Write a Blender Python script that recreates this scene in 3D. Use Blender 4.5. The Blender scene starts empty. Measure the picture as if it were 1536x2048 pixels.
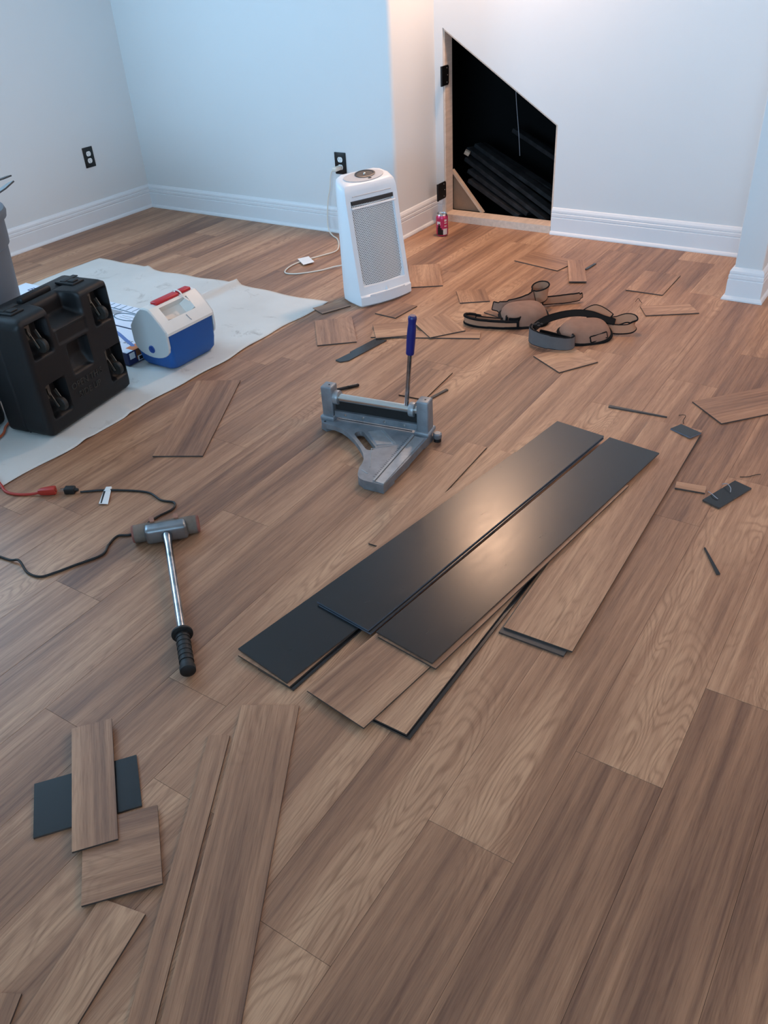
import bpy, bmesh, math, random
from mathutils import Vector, Matrix
random.seed(7)
PI = math.pi
SC = bpy.context.scene
COL = SC.collection

# ------------------------------------------------------------------ camera
cam_d = bpy.data.cameras.new('camera')
cam = bpy.data.objects.new('camera', cam_d); COL.objects.link(cam)
_r = Vector((0.8394212716, 0.5407999243, -0.0539200401))
_d = Vector((0.2720922608, -0.5040635911, -0.8196863411))
_f = Vector((-0.4704654403, 0.6733909251, -0.5702691746))
rot = Matrix((_r, -_d, -_f)).transposed()
cam.matrix_world = Matrix.Translation((0, 0, 1.4)) @ rot.to_4x4()
cam_d.sensor_fit = 'VERTICAL'; cam_d.sensor_height = 36.0
cam_d.lens = 1661.08 / 2048 * 36.0
cam_d.clip_start = 0.02
SC.camera = cam

# ------------------------------------------------------------------ world, lights, exposure
w = bpy.data.worlds.new('world'); SC.world = w; w.use_nodes = True
w.node_tree.nodes['Background'].inputs[0].default_value = (0.55, 0.72, 1.0, 1)
w.node_tree.nodes['Background'].inputs[1].default_value = 0.6
SC.view_settings.view_transform = 'Standard'
SC.view_settings.look = 'None'
SC.view_settings.gamma = 1.0
SC.view_settings.use_curve_mapping = False
SC.view_settings.exposure = 0.14

def area(name, loc, direction, sx, sy, power, color, shape='RECTANGLE'):
    l = bpy.data.lights.new(name, 'AREA'); l.shape = shape
    l.size = sx; l.size_y = sy; l.energy = power; l.color = color
    o = bpy.data.objects.new(name, l); COL.objects.link(o)
    o.location = loc
    o.rotation_euler = Vector(direction).to_track_quat('-Z', 'Y').to_euler()
    return o
DAY = (0.42, 0.71, 1.0)
WARM = (1.0, 0.62, 0.40)
area('window_daylight', (0.3, -4.50, 1.45), (0, 1, 0), 2.8, 1.6, 350, DAY)
area('window_daylight_left', (-4.40, 1.75, 1.50), (1, 0, 0), 1.3, 1.3, 40, DAY)
area('ceiling_lamp_light', (-1.99, 4.08, 2.040), (0, 0, -1), 0.26, 0.26, 22, WARM, 'DISK')
area('ceiling_lamp_light', (1.45, 3.25, 2.380), (0, 0, -1), 0.30, 0.30, 27, WARM, 'DISK')

# ------------------------------------------------------------------ materials
def lin(c):
    o = []
    for v in c:
        v /= 255.0
        o.append(v / 12.92 if v <= 0.04045 else ((v + 0.055) / 1.055) ** 2.4)
    return (*o, 1.0)
MATS = {}
def mat(name, rgb, rough=0.5, metal=0.0, spec=0.5, var=0.0, vscale=20.0, bump=0.0, bscale=200.0, stretch=(1, 1, 1), rvar=0.0):
    m = bpy.data.materials.new(name); m.use_nodes = True
    nt = m.node_tree; b = nt.nodes['Principled BSDF']
    c = lin(rgb)
    b.inputs['Base Color'].default_value = c
    b.inputs['Roughness'].default_value = rough
    b.inputs['Metallic'].default_value = metal
    b.inputs['Specular IOR Level'].default_value = spec
    tc = nt.nodes.new('ShaderNodeTexCoord')
    mp = nt.nodes.new('ShaderNodeMapping'); mp.inputs['Scale'].default_value = stretch
    nt.links.new(tc.outputs['Object'], mp.inputs['Vector'])
    if var > 0 or rvar > 0:
        n = nt.nodes.new('ShaderNodeTexNoise'); n.inputs['Scale'].default_value = vscale
        n.inputs['Detail'].default_value = 4
        nt.links.new(mp.outputs[0], n.inputs['Vector'])
        if var > 0:
            r = nt.nodes.new('ShaderNodeValToRGB')
            lo = tuple(max(0, x * (1 - var)) for x in c[:3]); hi = tuple(min(1, x * (1 + var)) for x in c[:3])
            r.color_ramp.elements[0].color = (*lo, 1); r.color_ramp.elements[1].color = (*hi, 1)
            r.color_ramp.elements[0].position = 0.3; r.color_ramp.elements[1].position = 0.7
            nt.links.new(n.outputs['Fac'], r.inputs[0]); nt.links.new(r.outputs[0], b.inputs['Base Color'])
        if rvar > 0:
            mr = nt.nodes.new('ShaderNodeMapRange')
            mr.inputs['To Min'].default_value = max(0, rough - rvar); mr.inputs['To Max'].default_value = min(1, rough + rvar)
            nt.links.new(n.outputs['Fac'], mr.inputs['Value']); nt.links.new(mr.outputs[0], b.inputs['Roughness'])
    if bump > 0:
        n2 = nt.nodes.new('ShaderNodeTexNoise'); n2.inputs['Scale'].default_value = bscale; n2.inputs['Detail'].default_value = 3
        nt.links.new(mp.outputs[0], n2.inputs['Vector'])
        bp = nt.nodes.new('ShaderNodeBump'); bp.inputs['Strength'].default_value = bump; bp.inputs['Distance'].default_value = 0.002
        nt.links.new(n2.outputs['Fac'], bp.inputs['Height']); nt.links.new(bp.outputs[0], b.inputs['Normal'])
    MATS[name] = m
    return m

def wood_floor(name, light, mid, dark, rough=0.40):
    """vinyl plank print: grain runs along local Y; Object Info colour = (seed, tone, cathedral, -)"""
    m = bpy.data.materials.new(name); m.use_nodes = True
    nt = m.node_tree; N = nt.nodes; L = nt.links
    b = N['Principled BSDF']
    tc = N.new('ShaderNodeTexCoord'); oi = N.new('ShaderNodeObjectInfo')
    sep = N.new('ShaderNodeSeparateColor'); L.new(oi.outputs['Color'], sep.inputs[0])
    def math_(op, a, b_=None, c=None):
        n = N.new('ShaderNodeMath'); n.operation = op
        for i, v in enumerate((a, b_, c)):
            if v is None: continue
            if isinstance(v, (int, float)): n.inputs[i].default_value = v
            else: L.new(v, n.inputs[i])
        return n.outputs[0]
    off = N.new('ShaderNodeCombineXYZ')
    L.new(math_('MULTIPLY', sep.outputs[0], 173.0), off.inputs[0])
    L.new(math_('MULTIPLY', sep.outputs[0], 311.0), off.inputs[1])
    L.new(math_('MULTIPLY', sep.outputs[0], 57.0), off.inputs[2])
    def coords(sx, sy):
        mp = N.new('ShaderNodeVectorMath'); mp.operation = 'MULTIPLY'; mp.inputs[1].default_value = (sx, sy, 1)
        L.new(tc.outputs['Object'], mp.inputs[0])
        ad = N.new('ShaderNodeVectorMath'); ad.operation = 'ADD'
        L.new(mp.outputs[0], ad.inputs[0]); L.new(off.outputs[0], ad.inputs[1])
        return ad.outputs[0]
    def noise(sx, sy, detail, rough_=0.5, dist=0.0):
        n = N.new('ShaderNodeTexNoise'); n.inputs['Scale'].default_value = 1.0
        n.inputs['Detail'].default_value = detail; n.inputs['Roughness'].default_value = rough_
        n.inputs['Distortion'].default_value = dist
        L.new(coords(sx, sy), n.inputs['Vector']); return n.outputs['Fac']
    streak = noise(62, 1.9, 5, 0.62, 0.15)
    broad = noise(11, 0.7, 2)
    fiber = noise(420, 15, 3, 0.65)
    field = noise(9.0, 1.7, 2.2, 0.42, 0.30)
    rings = math_('SINE', math_('MULTIPLY', field, 170.0))
    rings = math_('MULTIPLY_ADD', rings, 0.5, 0.5)
    rings = math_('POWER', rings, 3.0)
    patch = N.new('ShaderNodeMapRange'); patch.inputs['From Min'].default_value = 0.50; patch.inputs['From Max'].default_value = 0.66
    L.new(noise(6, 1.1, 1), patch.inputs['Value'])
    ringm = math_('MULTIPLY', rings, patch.outputs[0])
    v = math_('MULTIPLY_ADD', streak, 0.60, -0.10)
    v = math_('ADD', v, math_('MULTIPLY', broad, 0.60))
    v = math_('ADD', v, math_('MULTIPLY_ADD', sep.outputs[1], 0.26, -0.13))
    v = math_('ADD', v, math_('MULTIPLY_ADD', patch.outputs[0], 0.10, 0.0))
    ramp = N.new('ShaderNodeValToRGB'); cr = ramp.color_ramp
    cr.elements[0].position = 0.30; cr.elements[0].color = lin(dark)
    cr.elements[1].position = 0.74; cr.elements[1].color = lin(light)
    e = cr.elements.new(0.52); e.color = lin(mid)
    L.new(v, ramp.inputs[0])
    def mulmix(col, fac, amount):
        mx = N.new('ShaderNodeMix'); mx.data_type = 'RGBA'; mx.blend_type = 'MULTIPLY'
        L.new(math_('MULTIPLY', fac, amount), mx.inputs['Factor'])
        L.new(col, mx.inputs['A']); mx.inputs['B'].default_value = (0.42, 0.34, 0.29, 1)
        return mx.outputs['Result']
    col = mulmix(ramp.outputs[0], ringm, 0.40)
    fm = N.new('ShaderNodeMapRange'); fm.inputs['From Min'].default_value = 0.47; fm.inputs['From Max'].default_value = 0.68
    L.new(fiber, fm.inputs['Value'])
    col = mulmix(col, fm.outputs[0], 0.40)
    # thin dark streak lines
    ln = N.new('ShaderNodeMapRange'); ln.inputs['From Min'].default_value = 0.63; ln.inputs['From Max'].default_value = 0.74
    L.new(noise(75, 0.9, 3, 0.5, 0.2), ln.inputs['Value'])
    col = mulmix(col, ln.outputs[0], 0.50)
    L.new(col, b.inputs['Base Color'])
    L.new(math_('MULTIPLY_ADD', fiber, 0.16, rough - 0.08), b.inputs['Roughness'])
    b.inputs['Specular IOR Level'].default_value = 0.42
    bp = N.new('ShaderNodeBump'); bp.inputs['Strength'].default_value = 0.10; bp.inputs['Distance'].default_value = 0.0008
    L.new(fiber, bp.inputs['Height']); L.new(bp.outputs[0], b.inputs['Normal'])
    MATS[name] = m
    return m

wood_floor('vinyl_wood', (202, 158, 124), (168, 125, 96), (120, 86, 68), 0.45)
mat('plank_core', (74, 66, 62), 0.55, var=0.15)
mat('plank_back', (27, 28, 30), 0.26, spec=0.52, var=0.10, vscale=60, bump=0.02, bscale=500, stretch=(1, 0.25, 1), rvar=0.03)
mat('plank_back_sheen', (70, 66, 64), 0.45, var=0.10, vscale=60)  # black plank back with its reflected light painted in as grey
mat('plank_edge_blue', (92, 102, 116), 0.45)
mat('wall_paint', (218, 220, 220), 0.75, spec=0.25, var=0.012, vscale=2.0, bump=0.05, bscale=160)
mat('trim_paint', (226, 228, 230), 0.38, spec=0.5)
mat('ceiling_paint', (226, 226, 224), 0.9)
mat('subfloor', (60, 52, 46), 0.9)
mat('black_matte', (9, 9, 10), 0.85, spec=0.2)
mat('dark_board', (36, 36, 38), 0.75, spec=0.25, var=0.5, vscale=18)
mat('lumber', (216, 194, 176), 0.7, spec=0.25, var=0.10, vscale=9, stretch=(6, 1, 6))
mat('lumber_end', (200, 174, 150), 0.75, var=0.1)
mat('plywood', (150, 120, 96), 0.75, var=0.10, vscale=12)
mat('hinge_black', (13, 13, 15), 0.45, metal=0.2)
mat('steel', (212, 210, 206), 0.24, metal=1.0)
mat('chrome', (150, 152, 157), 0.17, metal=1.0, var=0.45, vscale=28, rvar=0.10)
mat('cast_alloy', (136, 141, 147), 0.46, metal=0.55, var=0.20, vscale=22, bump=0.08, bscale=260, rvar=0.08)
mat('cast_alloy_light', (162, 166, 170), 0.42, metal=0.55, var=0.12, vscale=40)
mat('rubber_black', (17, 17, 18), 0.6, var=0.2)
mat('case_plastic', (20, 20, 22), 0.5, spec=0.35, var=0.18, vscale=7, bump=0.06, bscale=600, rvar=0.1)
mat('case_plastic_pale', (56, 53, 50), 0.7, spec=0.3, var=0.3, vscale=30)  # paler than the case so the raised lettering reads
mat('caster_metal', (112, 106, 98), 0.5, metal=0.6, var=0.15)
mat('caster_wheel', (12, 12, 12), 0.6, spec=0.2)
mat('caster_tread', (46, 43, 40), 0.5, spec=0.3, var=0.2)
mat('bin_grey', (98, 104, 112), 0.55, spec=0.4, var=0.06, vscale=6)
mat('cooler_white', (228, 226, 220), 0.38, spec=0.5, var=0.02, vscale=12)
mat('cooler_white_shaded', (200, 203, 203), 0.42, spec=0.5)  # end panels: same white as the lid, shading put into the colour
mat('cooler_blue', (4, 80, 152), 0.42, spec=0.5, var=0.05, vscale=9)
mat('cooler_button', (12, 62, 136), 0.4)
mat('red_plastic', (190, 32, 44), 0.35)
mat('heater_white', (226, 230, 234), 0.36, spec=0.5)
mat('heater_panel', (190, 190, 192), 0.45)
mat('dial_grey', (64, 66, 68), 0.4, metal=0.4)
mat('grip_blue', (20, 26, 96), 0.38, var=0.1)
mat('pad_tan', (146, 112, 95), 0.85, spec=0.2, var=0.10, vscale=25, bump=0.2, bscale=900)
mat('pad_grey', (100, 94, 93), 0.8, spec=0.25, var=0.07, vscale=30, bump=0.2, bscale=900)
mat('strap_tan', (168, 124, 98), 0.85, spec=0.2, var=0.06)
mat('webbing_black', (14, 13, 14), 0.8, spec=0.2)
mat('cord_white', (222, 218, 206), 0.45)
mat('cord_black', (14, 14, 15), 0.45)
mat('cord_red', (178, 48, 34), 0.5)
mat('cord_orange', (196, 92, 52), 0.5)
mat('paper_white', (232, 234, 234), 0.7)
mat('print_black', (20, 20, 22), 0.6)
mat('print_grey', (150, 156, 164), 0.7)
mat('outlet_black', (12, 12, 13), 0.35)
mat('outlet_white', (236, 236, 234), 0.35)
mat('carton_white', (214, 224, 238), 0.6, var=0.03, vscale=6)
mat('carton_navy', (24, 40, 92), 0.55)
mat('carton_blue', (88, 120, 178), 0.55)
mat('carton_teal', (60, 92, 110), 0.55)
mat('carton_orange', (206, 120, 66), 0.55)
mat('carton_brown', (140, 84, 44), 0.55)
mat('can_pink', (196, 62, 104), 0.28, metal=0.55)
mat('can_black', (24, 18, 22), 0.3, metal=0.3)
mat('can_cream', (222, 210, 206), 0.35, metal=0.2)
mat('aluminium', (200, 200, 202), 0.28, metal=1.0)
mat('mallet_rubber', (120, 108, 98), 0.75, spec=0.25, var=0.22, vscale=30, bump=0.2, bscale=120)
mat('mallet_end', (140, 86, 76), 0.75, var=0.25, vscale=40)
mat('mallet_clamp', (150, 106, 86), 0.6)
mat('mallet_metal', (140, 144, 148), 0.36, metal=0.85, var=0.15, vscale=20, rvar=0.1)
gm = mat('window_glass', (235, 245, 250), 0.02); gm.node_tree.nodes['Principled BSDF'].inputs['Transmission Weight'].default_value = 1.0
mat('window_vinyl', (235, 235, 235), 0.4)
mat('pencil_wood', (214, 190, 150), 0.6)
mat('lamp_trim', (236, 236, 234), 0.4)

def cloth_mat():
    m = mat('canvas', (208, 208, 204), 0.85, spec=0.15, var=0.06, vscale=3.5, bump=0.25, bscale=700)
    nt = m.node_tree; N = nt.nodes; L = nt.links; b = N['Principled BSDF']
    src = b.inputs['Base Color'].links[0].from_socket
    tc = N.new('ShaderNodeTexCoord'); n = N.new('ShaderNodeTexNoise'); n.inputs['Scale'].default_value = 5.5
    n.inputs['Detail'].default_value = 6; n.inputs['Roughness'].default_value = 0.65; n.inputs['Distortion'].default_value = 1.2
    L.new(tc.outputs['Object'], n.inputs['Vector'])
    mr = N.new('ShaderNodeMapRange'); mr.inputs['From Min'].default_value = 0.60; mr.inputs['From Max'].default_value = 0.82
    L.new(n.outputs['Fac'], mr.inputs['Value'])
    mx = N.new('ShaderNodeMix'); mx.data_type = 'RGBA'
    L.new(mr.outputs[0], mx.inputs['Factor']); L.new(src, mx.inputs['A']); mx.inputs['B'].default_value = lin((138, 134, 128))
    L.new(mx.outputs['Result'], b.inputs['Base Color'])
cloth_mat()

def perforated_mat():
    m = bpy.data.materials.new('perforated_metal'); m.use_nodes = True; MATS['perforated_metal'] = m
    nt = m.node_tree; N = nt.nodes; L = nt.links; b = N['Principled BSDF']
    b.inputs['Metallic'].default_value = 0.15; b.inputs['Roughness'].default_value = 0.40
    uv = N.new('ShaderNodeTexCoord')
    def M_(op, a, c=None):
        n = N.new('ShaderNodeMath'); n.operation = op
        for i, v in enumerate((a, c)):
            if v is None: continue
            if isinstance(v, (int, float)): n.inputs[i].default_value = v
            else: L.new(v, n.inputs[i])
        return n.outputs[0]
    sp = N.new('ShaderNodeSeparateXYZ'); L.new(uv.outputs['UV'], sp.inputs[0])
    P = 0.0082
    def dots(ox, oy):
        fx = M_('SUBTRACT', M_('FRACT', M_('ADD', M_('DIVIDE', sp.outputs[0], P), ox)), 0.5)
        fy = M_('SUBTRACT', M_('FRACT', M_('ADD', M_('DIVIDE', sp.outputs[1], P * 1.732), oy)), 0.5)
        fy = M_('MULTIPLY', fy, 1.732)
        d = M_('SQRT', M_('ADD', M_('MULTIPLY', fx, fx), M_('MULTIPLY', fy, fy)))
        return M_('LESS_THAN', d, 0.31)
    h = M_('MAXIMUM', dots(0, 0), dots(0.5, 0.5))
    mx = N.new('ShaderNodeMix'); mx.data_type = 'RGBA'; L.new(h, mx.inputs['Factor'])
    mx.inputs['A'].default_value = lin((222, 226, 228)); mx.inputs['B'].default_value = lin((58, 66, 72))
    L.new(mx.outputs['Result'], b.inputs['Base Color'])
perforated_mat()
M = MATS

# ------------------------------------------------------------------ mesh helpers
class MB:
    """collects shapes into one mesh; every shape may take its own material slot"""
    def __init__(s): s.v = []; s.f = []; s.m = []; s.sm = []
    def add(s, vs, fs, mi=0, smooth=False):
        b = len(s.v); s.v += [tuple(x) for x in vs]
        for f in fs: s.f.append(tuple(b + i for i in f)); s.m.append(mi); s.sm.append(smooth)
        return s
    def box(s, lo, hi, mi=0, mx=None):
        x0, y0, z0 = lo; x1, y1, z1 = hi
        vs = [(x0,y0,z0),(x1,y0,z0),(x1,y1,z0),(x0,y1,z0),(x0,y0,z1),(x1,y0,z1),(x1,y1,z1),(x0,y1,z1)]
        if mx is not None: vs = [mx @ Vector(v) for v in vs]
        return s.add(vs, [(0,3,2,1),(4,5,6,7),(0,1,5,4),(1,2,6,5),(2,3,7,6),(3,0,4,7)], mi)
    def rbox(s, lo, hi, r, mi=0, seg=3, mx=None, smooth=True):
        """box with rounded edges"""
        bm = bmesh.new(); bmesh.ops.create_cube(bm, size=1)
        for v in bm.verts:
            v.co = Vector((lo[i] + (v.co[i] + 0.5) * (hi[i] - lo[i]) for i in range(3)))
        bmesh.ops.bevel(bm, geom=list(bm.edges), offset=r, segments=seg, profile=0.5, affect='EDGES')
        return s.from_bm(bm, mi, smooth, mx)
    def from_bm(s, bm, mi=0, smooth=False, mx=None):
        bm.verts.index_update()
        vs = [v.co.copy() for v in bm.verts]
        if mx is not None: vs = [mx @ v for v in vs]
        fs = [[v.index for v in f.verts] for f in bm.faces]
        s.add(vs, fs, mi, smooth); bm.free(); return s
    def prism(s, poly, z0, z1, mi=0, top=None, mx=None, bevel=0.0, seg=2, smooth=False):
        """polygon in XY (counter-clockwise) extruded in Z"""
        if bevel > 0:
            bm = bmesh.new(); vs = [bm.verts.new((x, y, z0)) for x, y in poly]
            f = bm.faces.new(vs); r = bmesh.ops.extrude_face_region(bm, geom=[f])
            for e in r['geom']:
                if isinstance(e, bmesh.types.BMVert): e.co.z = z1
            bmesh.ops.recalc_face_normals(bm, faces=bm.faces)
            ed = [e for e in bm.edges if abs(e.verts[0].co.z - e.verts[1].co.z) < 1e-9 and e.verts[0].co.z > z1 - 1e-9]
            bmesh.ops.bevel(bm, geom=ed, offset=bevel, segments=seg, profile=0.5, affect='EDGES')
            return s.from_bm(bm, mi, smooth, mx)
        n = len(poly)
        vs = [(x, y, z0) for x, y in poly] + [(x, y, z1) for x, y in poly]
        if mx is not None: vs = [mx @ Vector(v) for v in vs]
        b = len(s.v)
        s.add(vs, [tuple(range(n - 1, -1, -1))], mi)
        s.f.append(tuple(b + n + i for i in range(n))); s.m.append(mi if top is None else top); s.sm.append(False)
        for i in range(n):
            j = (i + 1) % n
            s.f.append((b + i, b + j, b + n + j, b + n + i)); s.m.append(mi); s.sm.append(smooth)
        return s
    def tube(s, pts, r, mi=0, n=10, caps=True, smooth=True):
        """round tube along points; r is a number or a list"""
        pts = [Vector(p) for p in pts]; k = len(pts)
        rs = r if isinstance(r, (list, tuple)) else [r] * k
        t = [(pts[min(i + 1, k - 1)] - pts[max(i - 1, 0)]).normalized() for i in range(k)]
        a = Vector((0, 0, 1)) if abs(t[0].z) < 0.9 else Vector((1, 0, 0))
        u = (a - t[0] * a.dot(t[0])).normalized(); vs = []
        for i in range(k):
            u = (u - t[i] * u.dot(t[i])).normalized(); w_ = t[i].cross(u)
            for j in range(n):
                an = 2 * PI * j / n
                vs.append(pts[i] + (u * math.cos(an) + w_ * math.sin(an)) * rs[i])
        fs = [(i * n + j, i * n + (j + 1) % n, (i + 1) * n + (j + 1) % n, (i + 1) * n + j) for i in range(k - 1) for j in range(n)]
        s.add(vs, fs, mi, smooth)
        if caps:
            b = len(s.v) - k * n
            s.f.append(tuple(b + j for j in range(n - 1, -1, -1))); s.m.append(mi); s.sm.append(False)
            s.f.append(tuple(b + (k - 1) * n + j for j in range(n))); s.m.append(mi); s.sm.append(False)
        return s
    def lathe(s, prof, n=32, mi=0, mx=None, smooth=True, mfun=None):
        """profile [(r, z)] turned about Z"""
        vs = []; k = len(prof)
        for r, z in prof:
            for j in range(n):
                an = 2 * PI * j / n; vs.append((r * math.cos(an), r * math.sin(an), z))
        if mx is not None: vs = [mx @ Vector(v) for v in vs]
        b = len(s.v); s.v += [tuple(v) for v in vs]
        for i in range(k - 1):
            for j in range(n):
                s.f.append((b + i * n + j, b + i * n + (j + 1) % n, b + (i + 1) * n + (j + 1) % n, b + (i + 1) * n + j))
                s.m.append(mi if mfun is None else mfun(2 * PI * (j + 0.5) / n, (prof[i][1] + prof[i + 1][1]) / 2)); s.sm.append(smooth)
        for i, rev in ((0, True), (k - 1, False)):
            if prof[i][0] > 1e-6:
                q = [b + i * n + j for j in range(n)]
                s.f.append(tuple(reversed(q)) if rev else tuple(q)); s.m.append(mi if mfun is None else mfun(0.1, prof[i][1])); s.sm.append(False)
        return s
    def loft(s, secs, mi=0, smooth=True, caps=True, mfun=None):
        """closed sections with equal point counts"""
        n = len(secs[0]); b = len(s.v)
        for q in secs: s.v += [tuple(p) for p in q]
        for i in range(len(secs) - 1):
            for j in range(n):
                s.f.append((b + i * n + j, b + i * n + (j + 1) % n, b + (i + 1) * n + (j + 1) % n, b + (i + 1) * n + j))
                s.m.append(mi if mfun is None else mfun(i, j)); s.sm.append(smooth)
        if caps:
            s.f.append(tuple(b + j for j in range(n - 1, -1, -1))); s.m.append(mi); s.sm.append(False)
            s.f.append(tuple(b + (len(secs) - 1) * n + j for j in range(n))); s.m.append(mi); s.sm.append(False)
        return s
    def ribbon(s, pts, width, thick, up=None, mi=0, smooth=True):
        """flat band along points; up = direction(s) of the band's width"""
        pts = [Vector(p) for p in pts]; k = len(pts)
        ws = width if isinstance(width, (list, tuple)) else [width] * k
        secs = []
        for i in range(k):
            t = (pts[min(i + 1, k - 1)] - pts[max(i - 1, 0)]).normalized()
            u = Vector(up[i]) if isinstance(up, list) else Vector(up or (0, 0, 1))
            u = (u - t * u.dot(t)).normalized(); nn = t.cross(u)
            a = u * ws[i] / 2; c = nn * thick / 2
            secs.append([pts[i] - a - c, pts[i] - a + c, pts[i] + a + c, pts[i] + a - c])
        return s.loft(secs, mi, smooth)
    def build(s, name, mats, parent=None, loc=None, rotz=None, smooth_angle=None):
        me = bpy.data.meshes.new(name); me.from_pydata(s.v, [], s.f)
        for x in (mats if isinstance(mats, (list, tuple)) else [mats]): me.materials.append(M[x] if isinstance(x, str) else x)
        me.polygons.foreach_set('material_index', s.m)
        me.polygons.foreach_set('use_smooth', s.sm)
        bm = bmesh.new(); bm.from_mesh(me); bmesh.ops.recalc_face_normals(bm, faces=bm.faces); bm.to_mesh(me); bm.free()
        if any(s.sm): me.set_sharp_from_angle(angle=math.radians(38 if smooth_angle is None else smooth_angle))
        me.update()
        o = bpy.data.objects.new(name, me); COL.objects.link(o)
        if parent is not None: o.parent = parent
        if loc is not None: o.location = loc
        if rotz is not None: o.rotation_euler = (0, 0, rotz)
        return o

def smooth_path(pts, k=6):
    """Catmull-Rom"""
    P = [Vector(p) for p in pts]; out = []
    for i in range(len(P) - 1):
        a = P[max(i - 1, 0)]; b = P[i]; c = P[i + 1]; d = P[min(i + 2, len(P) - 1)]
        for j in range(k):
            t = j / k
            out.append(0.5 * ((2 * b) + (c - a) * t + (2 * a - 5 * b + 4 * c - d) * t * t + (-a + 3 * b - 3 * c + d) * t ** 3))
    out.append(P[-1]); return out
def tag(o, label, cat, group=None, kind=None):
    if label: o['label'] = label
    if cat: o['category'] = cat
    if group: o['group'] = group
    if kind: o['kind'] = kind
    return o
def thing(name, label, cat, loc=(0, 0, 0), rotz=0.0, group=None):
    o = bpy.data.objects.new(name, None); COL.objects.link(o); o.empty_display_size = 0.05
    o.location = loc; o.rotation_euler = (0, 0, rotz)
    return tag(o, label, cat, group)
def struct(o): o['kind'] = 'structure'; return o
def frame(o, ax, ay, az=(0, 0, 1)):
    """matrix with origin o and axes"""
    m = Matrix.Identity(4)
    for i, a in enumerate((ax, ay, az)):
        for r in range(3): m[r][i] = a[r]
    for r in range(3): m[r][3] = o[r]
    return m
def text_mesh(txt, size, depth):
    c = bpy.data.curves.new('txt', 'FONT'); c.body = txt; c.size = size; c.extrude = depth
    c.align_x = 'CENTER'; c.align_y = 'CENTER'
    o = bpy.data.objects.new('txt', c)
    me = bpy.data.meshes.new_from_object(o)
    bpy.data.objects.remove(o); bpy.data.curves.remove(c)
    return me
def text_obj(name, txt, size, depth, mtl, parent, mx):
    me = text_mesh(txt, size, depth); me.materials.clear(); me.materials.append(M[mtl])
    o = bpy.data.objects.new(name, me); COL.objects.link(o); o.parent = parent; o.matrix_local = mx
    return o
# ------------------------------------------------------------------ the room
XL, XR, YB, YA, YF, XJ, ZC = -4.455, 2.25, 3.922, 4.355, -4.60, -2.52, 2.44
fl = struct(MB().box((XL - 0.1, YF - 0.1, -0.08), (XR + 0.1, YA + 0.9, -0.0065)).build('floor', 'subfloor'))
PITCH, PLEN, PT, GAP = 0.179, 1.19, 0.0060, 0.0004
def plank_mesh(wd, ln):
    b = 0.0004; m = MB()
    x, y = wd / 2, ln / 2
    vs = [(-x,-y,-PT),(x,-y,-PT),(x,y,-PT),(-x,y,-PT),(-x,-y,-b),(x,-y,-b),(x,y,-b),(-x,y,-b),
          (-x+b,-y+b,0),(x-b,-y+b,0),(x-b,y-b,0),(-x+b,y-b,0)]
    m.add(vs, [(0,1,5,4),(1,2,6,5),(2,3,7,6),(3,0,4,7)], 1)
    m.add(vs, [(4,5,9,8),(5,6,10,9),(6,7,11,10),(7,4,8,11),(8,9,10,11)], 0)
    me = bpy.data.meshes.new('plank'); me.from_pydata(m.v, [], m.f); me.materials.append(M['vinyl_wood']); me.materials.append(M['plank_core'])
    me.polygons.foreach_set('material_index', m.m); me.update(); return me
full_plank = plank_mesh(PITCH - GAP, PLEN - GAP)
joints = {0: 1.42, 1: 1.117, 2: 0.823, 3: 1.69, 4: 1.39, 5: 0.62, 6: 0.843, 7: 1.82, 8: 1.43, 9: 0.95, 10: 1.75, 11: 1.20, 12: 2.30, 13: 1.05, 14: 1.6, -1: 0.72, -2: 1.9}
tones = {(1, 0): 0.30, (1, 1): 0.55, (0, 0): 0.32, (0, 1): 0.55, (2, 0): 0.30, (2, 1): 0.62, (3, 1): 0.70, (3, 2): 0.62, (4, 2): 0.50, (4, 1): 0.66}
rp = random.Random(11)
j = 25
rows = []
x1 = 0.019 + PITCH * 13
jj = -13
while x1 > XL:
    x0 = x1 - PITCH; y_end = YA if x1 > XJ + 0.01 else YB
    xa, xb = max(x0, XL), min(x1, XR)
    jt = joints.get(jj, rp.uniform(0.2, 1.4))
    k0 = math.ceil((jt + 1.6) / PLEN)
    y = jt - PLEN * k0
    n = -k0
    while y < y_end - 0.001:
        ya, yb = y, min(y + PLEN, y_end)
        if xb - xa > 0.01 and yb - ya > 0.01:
            cut = (xb - xa) < PITCH - 0.001 or (yb - ya) < PLEN - 0.001
            me = plank_mesh(xb - xa - GAP, yb - ya - GAP) if cut else full_plank
            o = bpy.data.objects.new('plank', me); COL.objects.link(o); o.parent = fl
            o.location = ((xa + xb) / 2, (ya + yb) / 2, rp.uniform(-0.0003, -0.0001))
            tone = tones.get((jj, n + 1), rp.uniform(0.15, 0.85))
            o.color = (rp.random(), tone, rp.random(), 1)
        y += PLEN; n += 1
    x1 = x0; jj += 1

T = 0.10
struct(MB().box((XL - T, YF - T, ZC), (XR + T, YA + T, ZC + 0.08)).build('ceiling', 'ceiling_paint'))
# left wall with a window nearer the camera side, outside the view
wy0, wy1, wz0, wz1 = 1.05, 2.45, 0.82, 2.18
m = MB()
m.box((XL - T, YF - T, 0), (XL, wy0, ZC)); m.box((XL - T, wy1, 0), (XL, YB + T, ZC))
m.box((XL - T, wy0, 0), (XL, wy1, wz0)); m.box((XL - T, wy0, wz1), (XL, wy1, ZC))
struct(m.build('wall_left', 'wall_paint'))
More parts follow.
